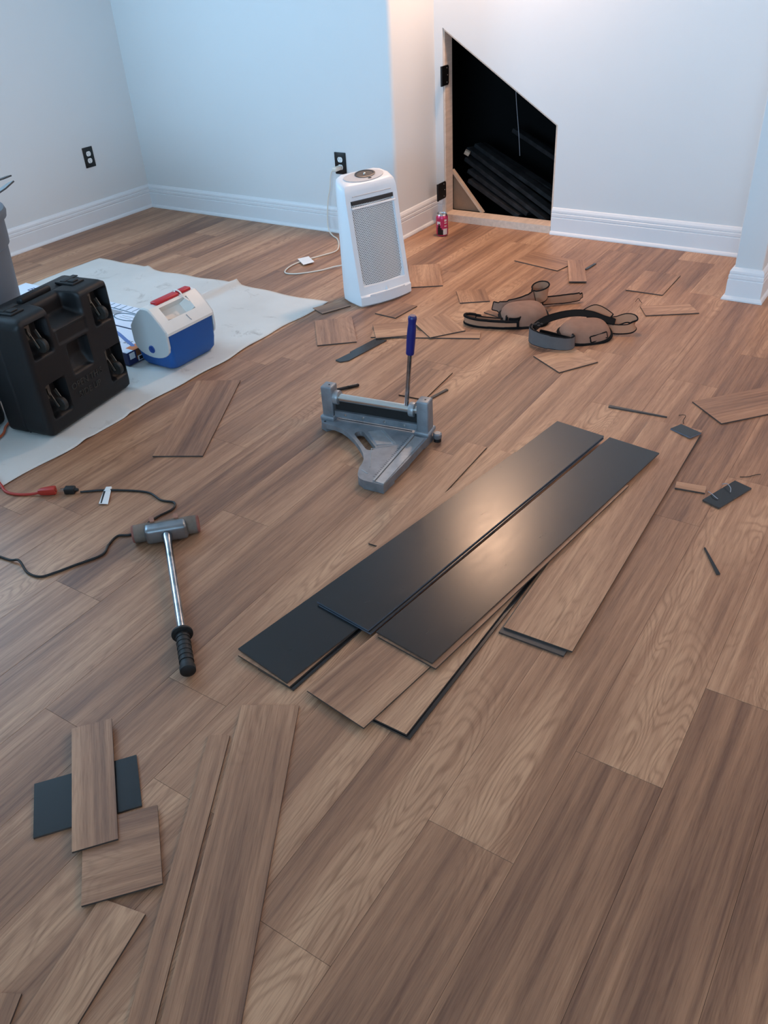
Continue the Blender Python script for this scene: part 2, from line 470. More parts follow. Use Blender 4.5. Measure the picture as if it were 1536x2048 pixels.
# back wall block: long face, bullnose corner, return face
r = 0.022; poly = [(XL, YB), (XJ - r, YB)]
for i in range(1, 8):
    a = -PI / 2 + PI / 2 * i / 8; poly.append((XJ - r + r * math.cos(a), YB + r + r * math.sin(a)))
poly += [(XJ, YB + r), (XJ, YA + T), (XL, YA + T)]
struct(MB().prism(poly, 0, ZC, smooth=True).build('wall_back', 'wall_paint'))
# alcove wall with the sloped cupboard opening; coordinates in x, z
OX0, OX1, OZ0, OZ1 = -2.470, -1.797, 0.985, 0.548
def wallpoly(m, pts, y0, y1, mi=0, bev=0):
    mx = Matrix(((1, 0, 0, 0), (0, 0, -1, 0), (0, 1, 0, 0), (0, 0, 0, 1)))   # local z -> -y
    m.prism(pts, -y1, -y0, mi, mx=mx, bevel=bev)
    return m
m = MB(); D = 0.013
wallpoly(m, [(XJ, 0), (OX0, 0), (OX0, OZ0), (XJ, OZ0 + 0.02)], YA, YA + D)
wallpoly(m, [(XJ, OZ0 + 0.02), (OX0, OZ0), (OX1, OZ1), (OX1, ZC), (XJ, ZC)], YA, YA + D)
wallpoly(m, [(OX1, 0), (XR + T, 0), (XR + T, ZC), (OX1, ZC)], YA, YA + D)
struct(m.build('wall_alcove', 'wall_paint'))
# stub wall at the right
struct(MB().rbox((-0.705, 3.770, 0), (-0.590, YA + 0.01, ZC + 0.02), 0.006, smooth=True).build('wall_stub', 'wall_paint'))
struct(MB().box((XR, YF - T, 0), (XR + T, YA + T, ZC)).build('wall_right', 'wall_paint'))
# wall behind the camera, with a wide window
bx0, bx1, bz0, bz1 = -1.15, 1.75, 0.62, 2.28
m = MB()
m.box((XL, YF - T, 0), (bx0, YF, ZC)); m.box((bx1, YF - T, 0), (XR, YF, ZC))
m.box((bx0, YF - T, 0), (bx1, YF, bz0)); m.box((bx0, YF - T, bz1), (bx1, YF, ZC))
struct(m.build('wall_front', 'wall_paint'))
# low wall added unseen behind the camera to darken the near floor
struct(MB().rbox((-2.7, -1.02, 0), (XR + 0.01, -0.90, 0.82), 0.006).build('wall_added_shade', 'wall_paint'))
def window(name, axis, a0, a1, z0, z1, pos):
    root = bpy.data.objects.new(name, None); COL.objects.link(root); struct(root)
    def bx(m, lo, hi):
        if axis == 'x': m.box((lo[0], pos - 0.07, lo[1]), (hi[0], pos - 0.02, hi[1]))
        else: m.box((pos - 0.07, lo[0], lo[1]), (pos - 0.02, hi[0], hi[1]))
    m = MB(); t = 0.05
    bx(m, (a0, z0), (a1, z0 + t)); bx(m, (a0, z1 - t), (a1, z1)); bx(m, (a0, z0), (a0 + t, z1)); bx(m, (a1 - t, z0), (a1, z1))
    mid = (a0 + a1) / 2; bx(m, (mid - 0.025, z0), (mid + 0.025, z1))
    m.build('window_frame', 'window_vinyl', root)
    for p0, p1 in ((a0 + t, mid - 0.025), (mid + 0.025, a1 - t)):
        g_ = MB()
        if axis == 'x': g_.box((p0, pos - 0.050, z0 + t), (p1, pos - 0.045, z1 - t))
        else: g_.box((pos - 0.050, p0, z0 + t), (pos - 0.045, p1, z1 - t))
        g_.build('pane', 'window_glass', root)
    return root
window('window_1', 'x', bx0, bx1, bz0, bz1, YF)
window('window_2', 'y', wy0, wy1, wz0, wz1, XL)

# baseboards: moulded profile swept along the wall foot; d = out from the wall
PROF = [(0.0, 0.0), (0.028, 0.0), (0.028, 0.006), (0.024, 0.014), (0.0165, 0.018), (0.016, 0.088), (0.0125, 0.091), (0.0125, 0.093),
        (0.0155, 0.096), (0.0150, 0.109), (0.0115, 0.112), (0.0115, 0.114), (0.0135, 0.117), (0.0125, 0.126), (0.006, 0.137), (0.0, 0.140)]
def baseboard(name, path, close=None):
    """path: wall-foot points; room side lies to the right of the walking direction"""
    P = [Vector((x, y)) for x, y in path]; secs = []
    for i, p in enumerate(P):
        ns = []
        if i > 0: t = (P[i] - P[i - 1]).normalized(); ns.append(Vector((t.y, -t.x)))
        if i < len(P) - 1: t = (P[i + 1] - P[i]).normalized(); ns.append(Vector((t.y, -t.x)))
        n = ns[0] if len(ns) == 1 else (ns[0] + ns[1]) / (1 + ns[0].dot(ns[1]))
        secs.append([(p.x + n.x * d, p.y + n.y * d, z) for d, z in PROF])
    return struct(MB().loft(secs, smooth=False).build(name, 'trim_paint'))
baseboard('baseboard_left', [(XL, YF), (XL, YB - 0.002)])
baseboard('baseboard_back', [(XL, YB), (XJ, YB), (XJ, YA), (OX0 - 0.003, YA)])
baseboard('baseboard_alcove', [(OX1, YA), (-0.705, YA)])
baseboard('baseboard_stub', [(-0.705, YA), (-0.705, 3.770), (-0.590, 3.770), (-0.590, YA)])
baseboard('baseboard_right', [(-0.590, YA), (XR, YA), (XR, YF)])

# cupboard space behind the alcove wall
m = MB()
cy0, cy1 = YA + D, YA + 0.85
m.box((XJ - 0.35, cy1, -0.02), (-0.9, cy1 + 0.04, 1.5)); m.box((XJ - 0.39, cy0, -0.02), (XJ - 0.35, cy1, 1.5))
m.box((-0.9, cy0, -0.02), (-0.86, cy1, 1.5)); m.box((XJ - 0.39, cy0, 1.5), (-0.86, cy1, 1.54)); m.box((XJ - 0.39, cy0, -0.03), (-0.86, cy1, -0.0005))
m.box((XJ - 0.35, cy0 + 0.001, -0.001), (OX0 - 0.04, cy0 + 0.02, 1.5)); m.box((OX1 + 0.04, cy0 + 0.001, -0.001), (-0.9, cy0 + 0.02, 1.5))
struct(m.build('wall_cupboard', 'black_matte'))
# rough framing round the opening: stud, sill, sloped header, right stud
fr = thing('opening_frame', 'bare pine lumber framing around the sloped cupboard opening', 'frame', (OX0, YA + D, 0))
def fpart(name, mb, mt): o = mb.build(name, mt, fr); o.location = (-OX0, -(YA + D), 0); return o
fpart('stud', MB().box((OX0 - 0.035, YA + D, 0.0), (OX0 + 0.006, YA + D + 0.078, OZ0 - 0.005)), 'lumber')
fpart('sill', MB().box((OX0 + 0.006, YA - 0.012, 0.0), (OX1 - 0.004, YA + D + 0.075, 0.040)), 'lumber')
fpart('stud', MB().box((OX1 - 0.012, YA + D - 0.004, 0.040), (OX1 + 0.026, YA + D + 0.075, OZ1 + 0.01)), 'lumber')
mh = MB(); s_ = Vector((OX1 - OX0, OZ1 - OZ0)); s_.normalize(); nn = Vector((s_.y, -s_.x))
if nn.y > 0: nn = -nn
a, b = Vector((OX0, OZ0)), Vector((OX1, OZ1))
wallpoly(mh, [tuple(a + nn * 0.010), tuple(b + nn * 0.010), tuple(b - nn * 0.03), tuple(a - nn * 0.03)], YA + D - 0.003, YA + D + 0.078)
fpart('header', mh, 'lumber')
# plywood gusset with a light cleat across the lower left of the opening
gs = thing('plywood_brace', 'triangular plywood panel with pale cleat inside the cupboard opening', 'brace', (-2.40, YA + 0.10, 0.04))
m = MB(); wallpoly(m, [(-2.47, 0.038), (-2.285, 0.038), (-2.47, 0.245)], 4.465, 4.472)
o = m.build('panel', 'plywood', gs); o.location = (2.40, -(YA + 0.10), -0.04)
m = MB(); wallpoly(m, [(-2.285, 0.038), (-2.268, 0.038), (-2.47, 0.262), (-2.47, 0.243)], 4.450, 4.476)
o = m.build('cleat', 'lumber_end', gs); o.location = (2.40, -(YA + 0.10), -0.04)
# two black hinges on the stud
def hinge(y0, y1, z0, z1, label, x):
    t = thing('door_hinge', label, 'hinge', (x, (y0 + y1) / 2, z0))
    h = z1 - z0; L_ = y1 - y0
    mx = Matrix(((0, 0, 1, 0), (1, 0, 0, 0), (0, 1, 0, 0), (0, 0, 0, 1)))
    q = []
    rr = 0.012
    for cx, cz, a0 in ((L_/2 - rr, h - rr, 0), (-L_/2 + 0.002, h - 0.002, PI/2), (-L_/2 + 0.002, 0.002, PI), (L_/2 - rr, rr, 1.5*PI)):
        rad = rr if cx > 0 else 0.002
        for i in range(5): q.append((cx + rad * math.cos(a0 + PI/2*i/4), cz + rad * math.sin(a0 + PI/2*i/4)))
    MB().prism(q, 0, 0.004, mx=mx).build('leaf', 'hinge_black', t)
    MB().tube([(0.004, -L_/2, 0), (0.004, -L_/2, h)], 0.006, n=10).build('knuckle', 'hinge_black', t)
    for cy, cz in ((0.25*L_, 0.14*h), (0.34*L_, 0.5*h), (0.25*L_, 0.86*h)):
        MB().lathe([(0.0, 0.0), (0.0032, 0.0), (0.0025, 0.0012), (0.0, 0.0015)], 8, mx=Matrix.Translation((0.004, cy, cz)) @ Matrix.Rotation(PI/2, 4, 'Y')).build('screw', 'steel', t)
hinge(4.322, 4.402, 0.712, 0.808, 'upper black butt hinge on the stud of the cupboard opening', OX0 + 0.0065)
hinge(4.262, 4.358, 0.130, 0.222, 'lower black hinge standing open above the baseboard end', OX0 + 0.0065)
# ceiling lamps (outside the view)
for x, y, zl, lb in ((-1.99, 4.08, 2.05, 'short pendant lamp hanging over the alcove corner'), (1.45, 3.25, 2.39, 'round flush ceiling lamp on the right side of the room')):
    t = thing('ceiling_lamp', lb, 'lamp', (x, y, zl))
    MB().lathe([(0.19, 0.0), (0.10, 0.038), (0.012, 0.045), (0.012, ZC - zl - 0.001)], 32).build('shade', 'lamp_trim', t)
    MB().lathe([(0.155, 0.0), (0.192, 0.0), (0.192, 0.012), (0.155, 0.012)], 40).build('rim', 'lamp_trim', t)
# ------------------------------------------------------------------ drop cloth
def sstep(a, b, x):
    t = max(0.0, min(1.0, (x - a) / (b - a))) if a != b else float(x > a)
    return t * t * (3 - 2 * t)
from mathutils import noise as mnoise
cl = MB(); nx, ny = 100, 150
cx0, cx1, cyy0, cyy1 = -3.88, -2.320, 0.62, 2.972
G = []
for jy in range(ny + 1):
    for ix in range(nx + 1):
        a, b = ix / nx, jy / ny
        x = cx0 + (cx1 - cx0) * a; y = cyy0 + (cyy1 - cyy0) * b
        x += (a ** 6) * 0.007 * math.sin(y * 9.0 + 0.6) + (a ** 6) * 0.004 * math.sin(y * 23)
        x += ((1 - a) ** 6) * 0.03 * math.sin(y * 4)
        y += (b ** 8) * 0.008 * math.sin(x * 8.0) + (b ** 8) * 0.005 * math.sin(x * 21 + 1)
        z = 0.0032 + 0.0030 * mnoise.noise((x * 3.2, y * 2.6, 0.3)) + 0.0016 * mnoise.noise((x * 9, y * 8, 4.0))
        # long wrinkle ridge near the far edge, and small edge lifts
        d = x - (-2.885 - 0.10 * (2.97 - y)); k = sstep(2.58, 2.75, y)
        z += 0.026 * k * math.exp(-(d / 0.020) ** 2)
        d2 = x - (-3.50); z += 0.012 * sstep(2.9, 2.97, y) * math.exp(-(d2 / 0.03) ** 2)
        d3 = y - (1.52 + 0.4 * (x + 2.32)); z += 0.006 * sstep(-2.6, -2.34, x) * math.exp(-(d3 / 0.03) ** 2)
        d4 = y - (1.74 - 0.25 * (x + 2.32)); z += 0.006 * sstep(-2.5, -2.33, x) * math.exp(-(d4 / 0.02) ** 2)
        G.append((x, y, max(z, 0.0012)))
fs = [(j_ * (nx + 1) + i, j_ * (nx + 1) + i + 1, (j_ + 1) * (nx + 1) + i + 1, (j_ + 1) * (nx + 1) + i) for j_ in range(ny) for i in range(nx)]
cl.add(G, fs, 0, True)
cloth = cl.build('drop_cloth', 'canvas', smooth_angle=80)
sm = cloth.modifiers.new('thickness', 'SOLIDIFY'); sm.thickness = 0.0012; sm.offset = -1
tag(cloth, 'wide off-white canvas drop cloth with stains spread on the floor', 'drop cloth')
ZCL = 0.0062

# ------------------------------------------------------------------ floor vinyl pieces
rq = random.Random(5)
def piece(name, label, cx, cy, z0, wd, ln, ang, face='wood', group=None, cat='plank', poly=None, tone=None, tilt=None, edge='plank_core'):
    """flat vinyl piece; length along the direction ang (degrees); face = side that looks up"""
    t = 0.0046; x, y = wd / 2, ln / 2
    q = poly or [(-x, -y), (x, -y), (x, y), (-x, y)]
    up = {'wood': 'vinyl_wood', 'black': 'plank_back', 'grey': 'plank_back_sheen'}[face]  # grey is the black back with sheen put into the colour
    under = 'plank_back' if face == 'wood' else 'vinyl_wood'
    mb = MB(); n = len(q); b = 0.0005
    vs = [(u, v, 0) for u, v in q] + [(u, v, t) for u, v in q]
    mb.add(vs, [tuple(n + i for i in range(n))], 0)
    mb.f.append(tuple(range(n - 1, -1, -1))); mb.m.append(2); mb.sm.append(False)
    for i in range(n):
        k = (i + 1) % n; mb.f.append((i, k, n + k, n + i)); mb.m.append(1); mb.sm.append(False)
    o = mb.build(name, [up, edge, under])
    o.location = (cx, cy, z0 + 0.0002); o.rotation_euler = (0, 0, math.radians(ang - 90))
    if tilt: o.rotation_euler = (tilt[0], tilt[1], math.radians(ang - 90))
    o.color = (rq.random(), rq.uniform(0.45, 0.75) if tone is None else tone, rq.random(), 1)
    return tag(o, label, cat, group)
S = 0.0049
# stack at the left of the pile
piece('loose_plank', 'black-backed plank lying at the very bottom of the pile beside the mallet side', -0.951, 1.533, 0, 0.115, 1.15, 84.4, 'black')
piece('loose_plank', 'wood-face plank sandwiched beneath the fanned-out black plank of the pile', -0.984, 1.536, S, 0.172, 1.15, 83.8)
piece('loose_plank', 'black-backed plank fanned out from under the other black planks toward the bottom', -0.962, 1.540, 2 * S, 0.174, 1.15, 80.6, 'black')
piece('loose_plank', 'black-backed plank directly under the black plank on top of the pile', -0.899, 1.766, 3 * S, 0.174, 1.152, 82.3, 'black', edge='plank_edge_blue')
piece('loose_plank', 'black-backed plank on top of the pile, on the tile cutter side', -0.904, 1.770, 4 * S, 0.174, 1.155, 82.0, 'black', edge='plank_edge_blue')
# stack at the right of the pile
piece('loose_plank', 'black-backed plank whose dark edge shows under the right side of the pile', -0.725, 1.535, 0, 0.166, 1.13, 89.3, 'black')
piece('loose_plank', 'wood-face plank angled out low in the pile, next to the dark edge', -0.737, 1.548, S, 0.172, 1.15, 89.2)
piece('loose_plank', 'wood-face plank jutting farthest out of the front of the pile', -0.748, 1.519, 2 * S, 0.172, 1.15, 81.8)
piece('loose_plank', 'shorter wood-face plank right below the black plank nearest the single planks', -0.720, 1.638, 3 * S, 0.174, 0.94, 82.4)
piece('loose_plank', 'black-backed plank on top of the pile, on the side of the knee pads', -0.714, 1.749, 4 * S, 0.171, 1.15, 82.0, 'black', edge='plank_core')
# pair beside the pile
piece('loose_plank', 'black-backed plank, its sheen painted grey, under the single wood plank beside the pile', -0.553, 1.932, 0, 0.166, 1.155, 90.4, 'grey')
piece('loose_plank', 'full wood-face plank lying beside the black-topped pile', -0.552, 1.952, S, 0.174, 1.16, 91.2, tone=0.75)
piece('plank_strip', 'narrow wood-face strip lying between the tile cutter and the pile', -1.081, 1.81, 0, 0.074, 0.62, 92.0, tone=0.75)
# cut pieces in the foreground corner
piece('loose_plank', 'long wood-face plank running out beside the narrow strip, below the mallet', -0.7445, 0.502, 0, 0.129, 0.90, -60.4, tone=0.45)
piece('plank_strip', 'narrow wood-face strip butted along the long plank below the mallet', -0.8305, 0.458, 0, 0.046, 0.72, -60.3, tone=0.8)
piece('plank_offcut', 'black-backed offcut lying under a wood-face offcut, below the mallet', -1.140, 0.519, 0, 0.133, 0.207, 51.3, 'black')
piece('plank_offcut', 'squarish wood-face offcut partly under the narrow upright offcut', -0.976, 0.462, S, 0.174, 0.143, 48.5, tone=0.5)
piece('plank_offcut', 'wood-face offcut laid across the black-backed offcut', -1.149, 0.546, 2 * S, 0.085, 0.315, -39.8, tone=0.62)
piece('plank_offcut', 'wood-face offcut tucked under the squarish offcut corner', -0.854, 0.196, 0, 0.095, 0.40, -77.6, tone=0.55)
piece('plank_offcut', 'small wood-face offcut beside the offcut tucked under the squarish one', -0.999, 0.122, 0, 0.20, 0.06, 120, tone=0.8)
# offcuts out on the floor
piece('plank_offcut', 'wood-face offcut with V-shaped grain between the tool case and the mallet', -2.076, 1.846, 0, 0.173, 0.570, 118.2, tone=0.45)
piece('plank_offcut', 'near-square wood-face offcut in front of the heater, beside the dark strip', -2.082, 2.701, 0, 0.166, 0.275, -51.0, tone=0.45)
piece('plank_offcut', 'thin dark-backed strip with a notched edge behind the tile cutter', -1.866, 2.583, 0, 0.05, 0.26, 83.3, 'black',
      poly=[(-0.024, -0.13), (0.004, -0.133), (0.024, -0.105), (0.026, 0.135), (-0.026, 0.118), (-0.026, -0.04), (-0.018, -0.04)])
piece('plank_offcut', 'wood-face offcut at the foot of the heater front', -1.972, 3.024, 0, 0.115, 0.164, 85, tone=0.5)
piece('plank_offcut', 'long thin wood-face offcut beneath two others behind the cutter handle', -1.708, 2.836, 0, 0.066, 0.46, 23.7, tone=0.62)
piece('plank_offcut', 'wood-face offcut lying behind the blue cutter handle', -1.852, 2.813, S, 0.150, 0.168, 38.4, tone=0.6)
piece('plank_offcut', 'wood-face offcut with swirling grain turned cornerwise beside a knee pad strap', -1.703, 2.934, S, 0.162, 0.208, -37, tone=0.72)
piece('plank_offcut', 'wood-face offcut standing clear beside the heater on the can side', -2.085, 3.472, 0, 0.16, 0.318, -57.1, tone=0.5)
piece('plank_offcut', 'small wood-face offcut between the heater and the knee pads', -1.738, 3.319, 0, 0.137, 0.155, -55, tone=0.45)
piece('plank_offcut', 'wood-face offcut beneath another in front of the cupboard opening', -1.632, 3.905, 0, 0.175, 0.262, -12, tone=0.45)
piece('plank_offcut', 'narrow wood-face offcut lying over another in front of the cupboard opening', -1.433, 3.818, S, 0.080, 0.308, -66, tone=0.6)
piece('plank_sliver', 'slim dark sliver poking out by the overlapping offcuts near the alcove', -1.400, 3.915, 0, 0.012, 0.10, 84, 'black', cat='sliver')
piece('plank_offcut', 'wide wood-face offcut lying toward the stub wall', -1.056, 3.819, 0, 0.168, 0.282, 90.7, tone=0.32)
piece('plank_offcut', 'slender wood-face offcut in front of the stub wall, one end frayed', -0.891, 3.523, 0, 0.110, 0.226, 31.0, tone=0.45,
      poly=[(-0.055, -0.113), (0.055, -0.113), (0.050, 0.113), (-0.055, 0.10)])
piece('plank_offcut', 'long wood-face offcut running out of view near the black chips', -0.337, 2.862, 0, 0.170, 0.50, 48.8, tone=0.5)
piece('plank_offcut', 'wood-face offcut half covered by the grey-fronted knee pad', -1.093, 2.865, 0, 0.175, 0.178, 57.7, tone=0.62)
piece('plank_offcut', 'wood-face offcut lying behind the cutter post', -1.471, 2.438, 0, 0.105, 0.245, 94, tone=0.6)
piece('plank_offcut', 'wood-face offcut peeking from under the drop cloth corner', -2.262, 2.925, 0, 0.09, 0.15, 66, tone=0.3)
piece('plank_offcut', 'thin wood-face scrap under the knee pad with long side straps', -1.552, 3.175, 0, 0.05, 0.085, -16, tone=0.6)
piece('plank_chip', 'small black-backed chip on the far end of the single wood plank', -0.522, 2.498, 2.2 * S, 0.050, 0.083, -25.8, 'black', cat='chip', edge='plank_edge_blue', tilt=(0.05, 0.0))
piece('plank_chip', 'small pale wood-face chip beside the black chip with shavings', -0.416, 2.190, 0.001, 0.034, 0.085, 8.7, tone=0.95, cat='chip', tilt=(0.0, 0.05))
piece('plank_chip', 'black-backed chip with curled shavings on it', -0.314, 2.203, 0.001, 0.056, 0.155, 69.4, 'black', cat='chip')
piece('plank_sliver', 'long tapered dark sliver beyond the far end of the single wood plank', -0.708, 2.577, 0, 0.014, 0.20, 4, 'grey', cat='sliver',
      poly=[(-0.008, -0.10), (0.006, -0.10), (0.002, 0.10), (-0.002, 0.10)])
piece('plank_sliver', 'tapered dark sliver alone on the open floor beside the single wood plank', -0.271, 1.871, 0, 0.011, 0.112, -56, 'black', cat='sliver',
      poly=[(-0.0045, 0.056), (-0.004, -0.056), (-0.0005, -0.056), (0.0045, 0.056)])
piece('plank_sliver', 'short black strip lying behind the tile cutter beside an offcut', -1.386, 2.387, 0, 0.011, 0.090, 78, 'black', cat='sliver')
# curled vinyl shavings
def shaving(pts, label, r=0.0011):
    tag(MB().tube(smooth_path(pts, 5), r, n=6).build('vinyl_shaving', 'print_grey' if 'grey' in label else 'rubber_black'), label, 'shaving')
shaving([(-0.578, 2.616, .0015), (-0.562, 2.614, .008), (-0.552, 2.600, .012), (-0.553, 2.580, .004), (-0.546, 2.566, .0015)], 'curled dark shaving behind the chip on the wood plank')
shaving([(-0.340, 2.245, .0075), (-0.326, 2.240, .016), (-0.312, 2.226, .014), (-0.308, 2.212, .0085)], 'pale grey curled shaving lying across the black chip')
shaving([(-0.366, 2.196, .002), (-0.352, 2.176, .010), (-0.338, 2.164, .010), (-0.330, 2.160, .0085)], 'grey curl at the end of the black chip')
shaving([(-0.306, 2.319, .0015), (-0.286, 2.330, .002), (-0.266, 2.352, .003), (-0.256, 2.362, .0015)], 'thin dark shaving lying behind the black chip')
shaving([(-1.052, 3.560, .0015), (-1.040, 3.552, .022), (-1.030, 3.545, .016), (-1.022, 3.556, .0015)], 'dark frayed shaving at the end of the slender offcut')

# ------------------------------------------------------------------ black wheeled tool case
CU, CN = Vector((-0.152, 0.988, 0)).normalized(), Vector((0.988, 0.152, 0)).normalized()
CW, CH = 0.452, 0.432
case = thing('tool_case', 'scuffed black plastic tool case standing on edge with four caster wheels', 'tool case', (-2.416, 1.46, ZCL))
mxc = frame((0, 0, 0), CN, CU)          # local x = out of the face, y = along the face, z = up
RECS = [(0.030, 0.128, 0.283, 0.410, 0.050), (0.040, 0.134, 0.058, 0.190, 0.050), (0.340, 0.434, 0.283, 0.410, 0.050), (0.348, 0.440, 0.058, 0.190, 0.050),
        (0.180, 0.288, 0.166, 0.284, 0.040)]
def case_depth(a, v):
    d = 0.0
    for a0, a1, v0, v1, dp in RECS:
        s = 0.012
        k = sstep(a0, a0 + s, a) * (1 - sstep(a1 - s, a1, a)) * sstep(v0, v0 + s, v) * (1 - sstep(v1 - s, v1, v))
        slope = 0.45 + 0.55 * sstep(v0, v0 + 0.5 * (v1 - v0), v)     # floor of each pocket ramps down
        d = max(d, dp * k * slope)
    k = sstep(0.140, 0.158, a) * (1 - sstep(0.284, 0.302, a)) * sstep(0.345, 0.375, v)
    d = max(d, 0.075 * k)
    k = sstep(0.150, 0.156, a) * (1 - sstep(0.296, 0.302, a)) * sstep(0.292, 0.297, v) * (1 - sstep(0.338, 0.343, v))
    d = max(d, 0.004 * k)
    e = min(a, CW - a, v, CH - v); r = 0.024
    if e < r: d += r - math.sqrt(max(0, r * r - (r - e) ** 2))
    return d
NA, NV = 104, 100; rc = 0.035
def corner_round(a, v):
    ca = rc if a < rc else CW - rc if a > CW - rc else None
    cv = rc if v < rc else CH - rc if v > CH - rc else None
    if ca is None or cv is None: return a, v
    da, dv = (a - ca) / rc, (v - cv) / rc
    return ca + rc * da * math.sqrt(1 - dv * dv / 2), cv + rc * dv * math.sqrt(1 - da * da / 2)
m = MB(); vs = []
for iv in range(NV + 1):
    for ia in range(NA + 1):
        a, v = CW * ia / NA, CH * iv / NV
        d = case_depth(a, v); a2, v2 = corner_round(a, v)
        vs.append(mxc @ Vector((-d, a2, v2)))
W1_ = NA + 1
m.add(vs, [(j_ * W1_ + i, j_ * W1_ + i + 1, (j_ + 1) * W1_ + i + 1, (j_ + 1) * W1_ + i) for j_ in range(NV) for i in range(NA)], 0, True)
ring = [i for i in range(NA)] + [j_ * W1_ + NA for j_ in range(NV)] + [NV * W1_ + i for i in range(NA, 0, -1)] + [j_ * W1_ for j_ in range(NV, 0, -1)]
base = len(m.v); k = len(ring)
for dep in (0.105,):
    for i in ring:
        p = mxc.inverted() @ Vector(m.v[i]); m.v.append(tuple(mxc @ Vector((-max(dep, -p.x + 0.004), p.y, p.z))))
for i in range(k):
    j_ = (i + 1) % k; m.f.append((ring[i], ring[j_], base + j_, base + i)); m.m.append(0); m.sm.append(True)
m.f.append(tuple(base + i for i in range(k))); m.m.append(0); m.sm.append(False)
m.build('base_shell', 'case_plastic', case, smooth_angle=50)
lid = MB(); lid.rbox((-0.205, 0.002, 0.004), (-0.1055, CW - 0.002, CH - 0.004), 0.018, mx=mxc, seg=4)
lid.build('lid_shell', 'case_plastic', case)
MB().rbox((-0.108, 0.006, 0.008), (-0.102, CW - 0.006, CH - 0.012), 0.002, mx=mxc, seg=1).build('seam_gasket', 'rubber_black', case)
MB().rbox((-0.118, 0.135, CH - 0.040), (-0.092, 0.310, CH - 0.006), 0.008, mx=mxc).build('carry_handle', 'case_plastic', case)
MB().rbox((-0.150, 0.155, CH - 0.012), (-0.118, 0.300, CH + 0.016), 0.010, mx=mxc).build('handle_hub', 'case_plastic', case)
for a in (0.075, 0.372):
    lt = MB().rbox((-0.145, a - 0.030, CH - 0.003), (-0.060, a + 0.030, CH + 0.006), 0.003, mx=mxc).build('latch', 'case_plastic', case)
    MB().rbox((-0.098, a - 0.016, CH + 0.005), (-0.070, a + 0.014, CH + 0.011), 0.003, mx=mxc).build('latch_lever', 'rubber_black', lt)
    MB().rbox((-0.128, a - 0.020, CH + 0.005), (-0.104, a + 0.050, CH + 0.0085), 0.0015, mx=mxc).build('latch_strap', 'rubber_black', lt)
for a in (0.115, 0.345):
    MB().rbox((-0.075, a - 0.022, -0.0045), (-0.035, a + 0.022, 0.012), 0.004, mx=mxc).build('foot', 'rubber_black', case)
for a, v in ((0.081, 0.324), (0.088, 0.102), (0.386, 0.324), (0.392, 0.102)):
    cs = MB().box((-0.046, a - 0.034, v + 0.018), (-0.040, a + 0.004, v + 0.066), mx=mxc).box((-0.042, a - 0.030, v + 0.048), (-0.014, a - 0.027, v + 0.068), mx=mxc)
    cs = cs.build('caster', 'caster_metal', case)
    fk = MB()
    for s in (-0.017, 0.013):
        p0, p1 = Vector((-0.030, a + s, v + 0.045)), Vector((0.002, a + s, v - 0.004))
        fk.ribbon([mxc @ p0, mxc @ (p0 * 0.5 + p1 * 0.5), mxc @ p1], [0.016, 0.011, 0.006], 0.0025, up=mxc.to_3x3() @ Vector((0.6, 0, 0.5)), smooth=False)
    fk.build('fork', 'caster_metal', cs)
    rotw = mxc @ Matrix.Translation((-0.001, a, v)) @ Matrix.Rotation(-PI / 2, 4, 'X')
    wl = MB().lathe([(0.0, -0.009), (0.008, -0.009), (0.010, -0.0075), (0.019, -0.0085), (0.0225, -0.009)], 26, mx=rotw)
    wl.lathe([(0.0225, 0.009), (0.019, 0.0085), (0.0, 0.0085)], 26, mx=rotw)
    wl.build('wheel', 'caster_wheel', cs)
    MB().lathe([(0.0222, -0.0092), (0.0252, -0.0062), (0.0258, 0.0), (0.0252, 0.0062), (0.0222, 0.0092)], 26, mx=rotw).build('tread', 'caster_tread', cs)
    MB().lathe([(0.0, 0.0), (0.0045, 0.0), (0.004, 0.003), (0.0, 0.004)], 10, mx=mxc @ Matrix.Translation((-0.024, a - 0.019, v + 0.040)) @ Matrix.Rotation(PI / 2, 4, 'X')).build('rivet', 'caster_metal', cs)
def face_text(txt, size, a, v, off, tilt=0.0):
    # text plane: x along the face, y up, z out of the face
    mx = Matrix.Identity(4)
    ax, ay, az = CU, Vector((0, 0, 1)), CN
    ax = ax * math.cos(tilt) + ay * math.sin(tilt); ay = az.cross(ax)
    P = mxc @ Vector((off, a, v))
    return frame(P, ax, ay, az)
text_obj('lettering', 'OPEN THIS', 0.033, 0.0020, 'case_plastic_pale', case, face_text('', 0, 0.232, 0.132, 0.0004))
text_obj('lettering', 'SIDE UP', 0.033, 0.0020, 'case_plastic_pale', case, face_text('', 0, 0.234, 0.092, 0.0004))

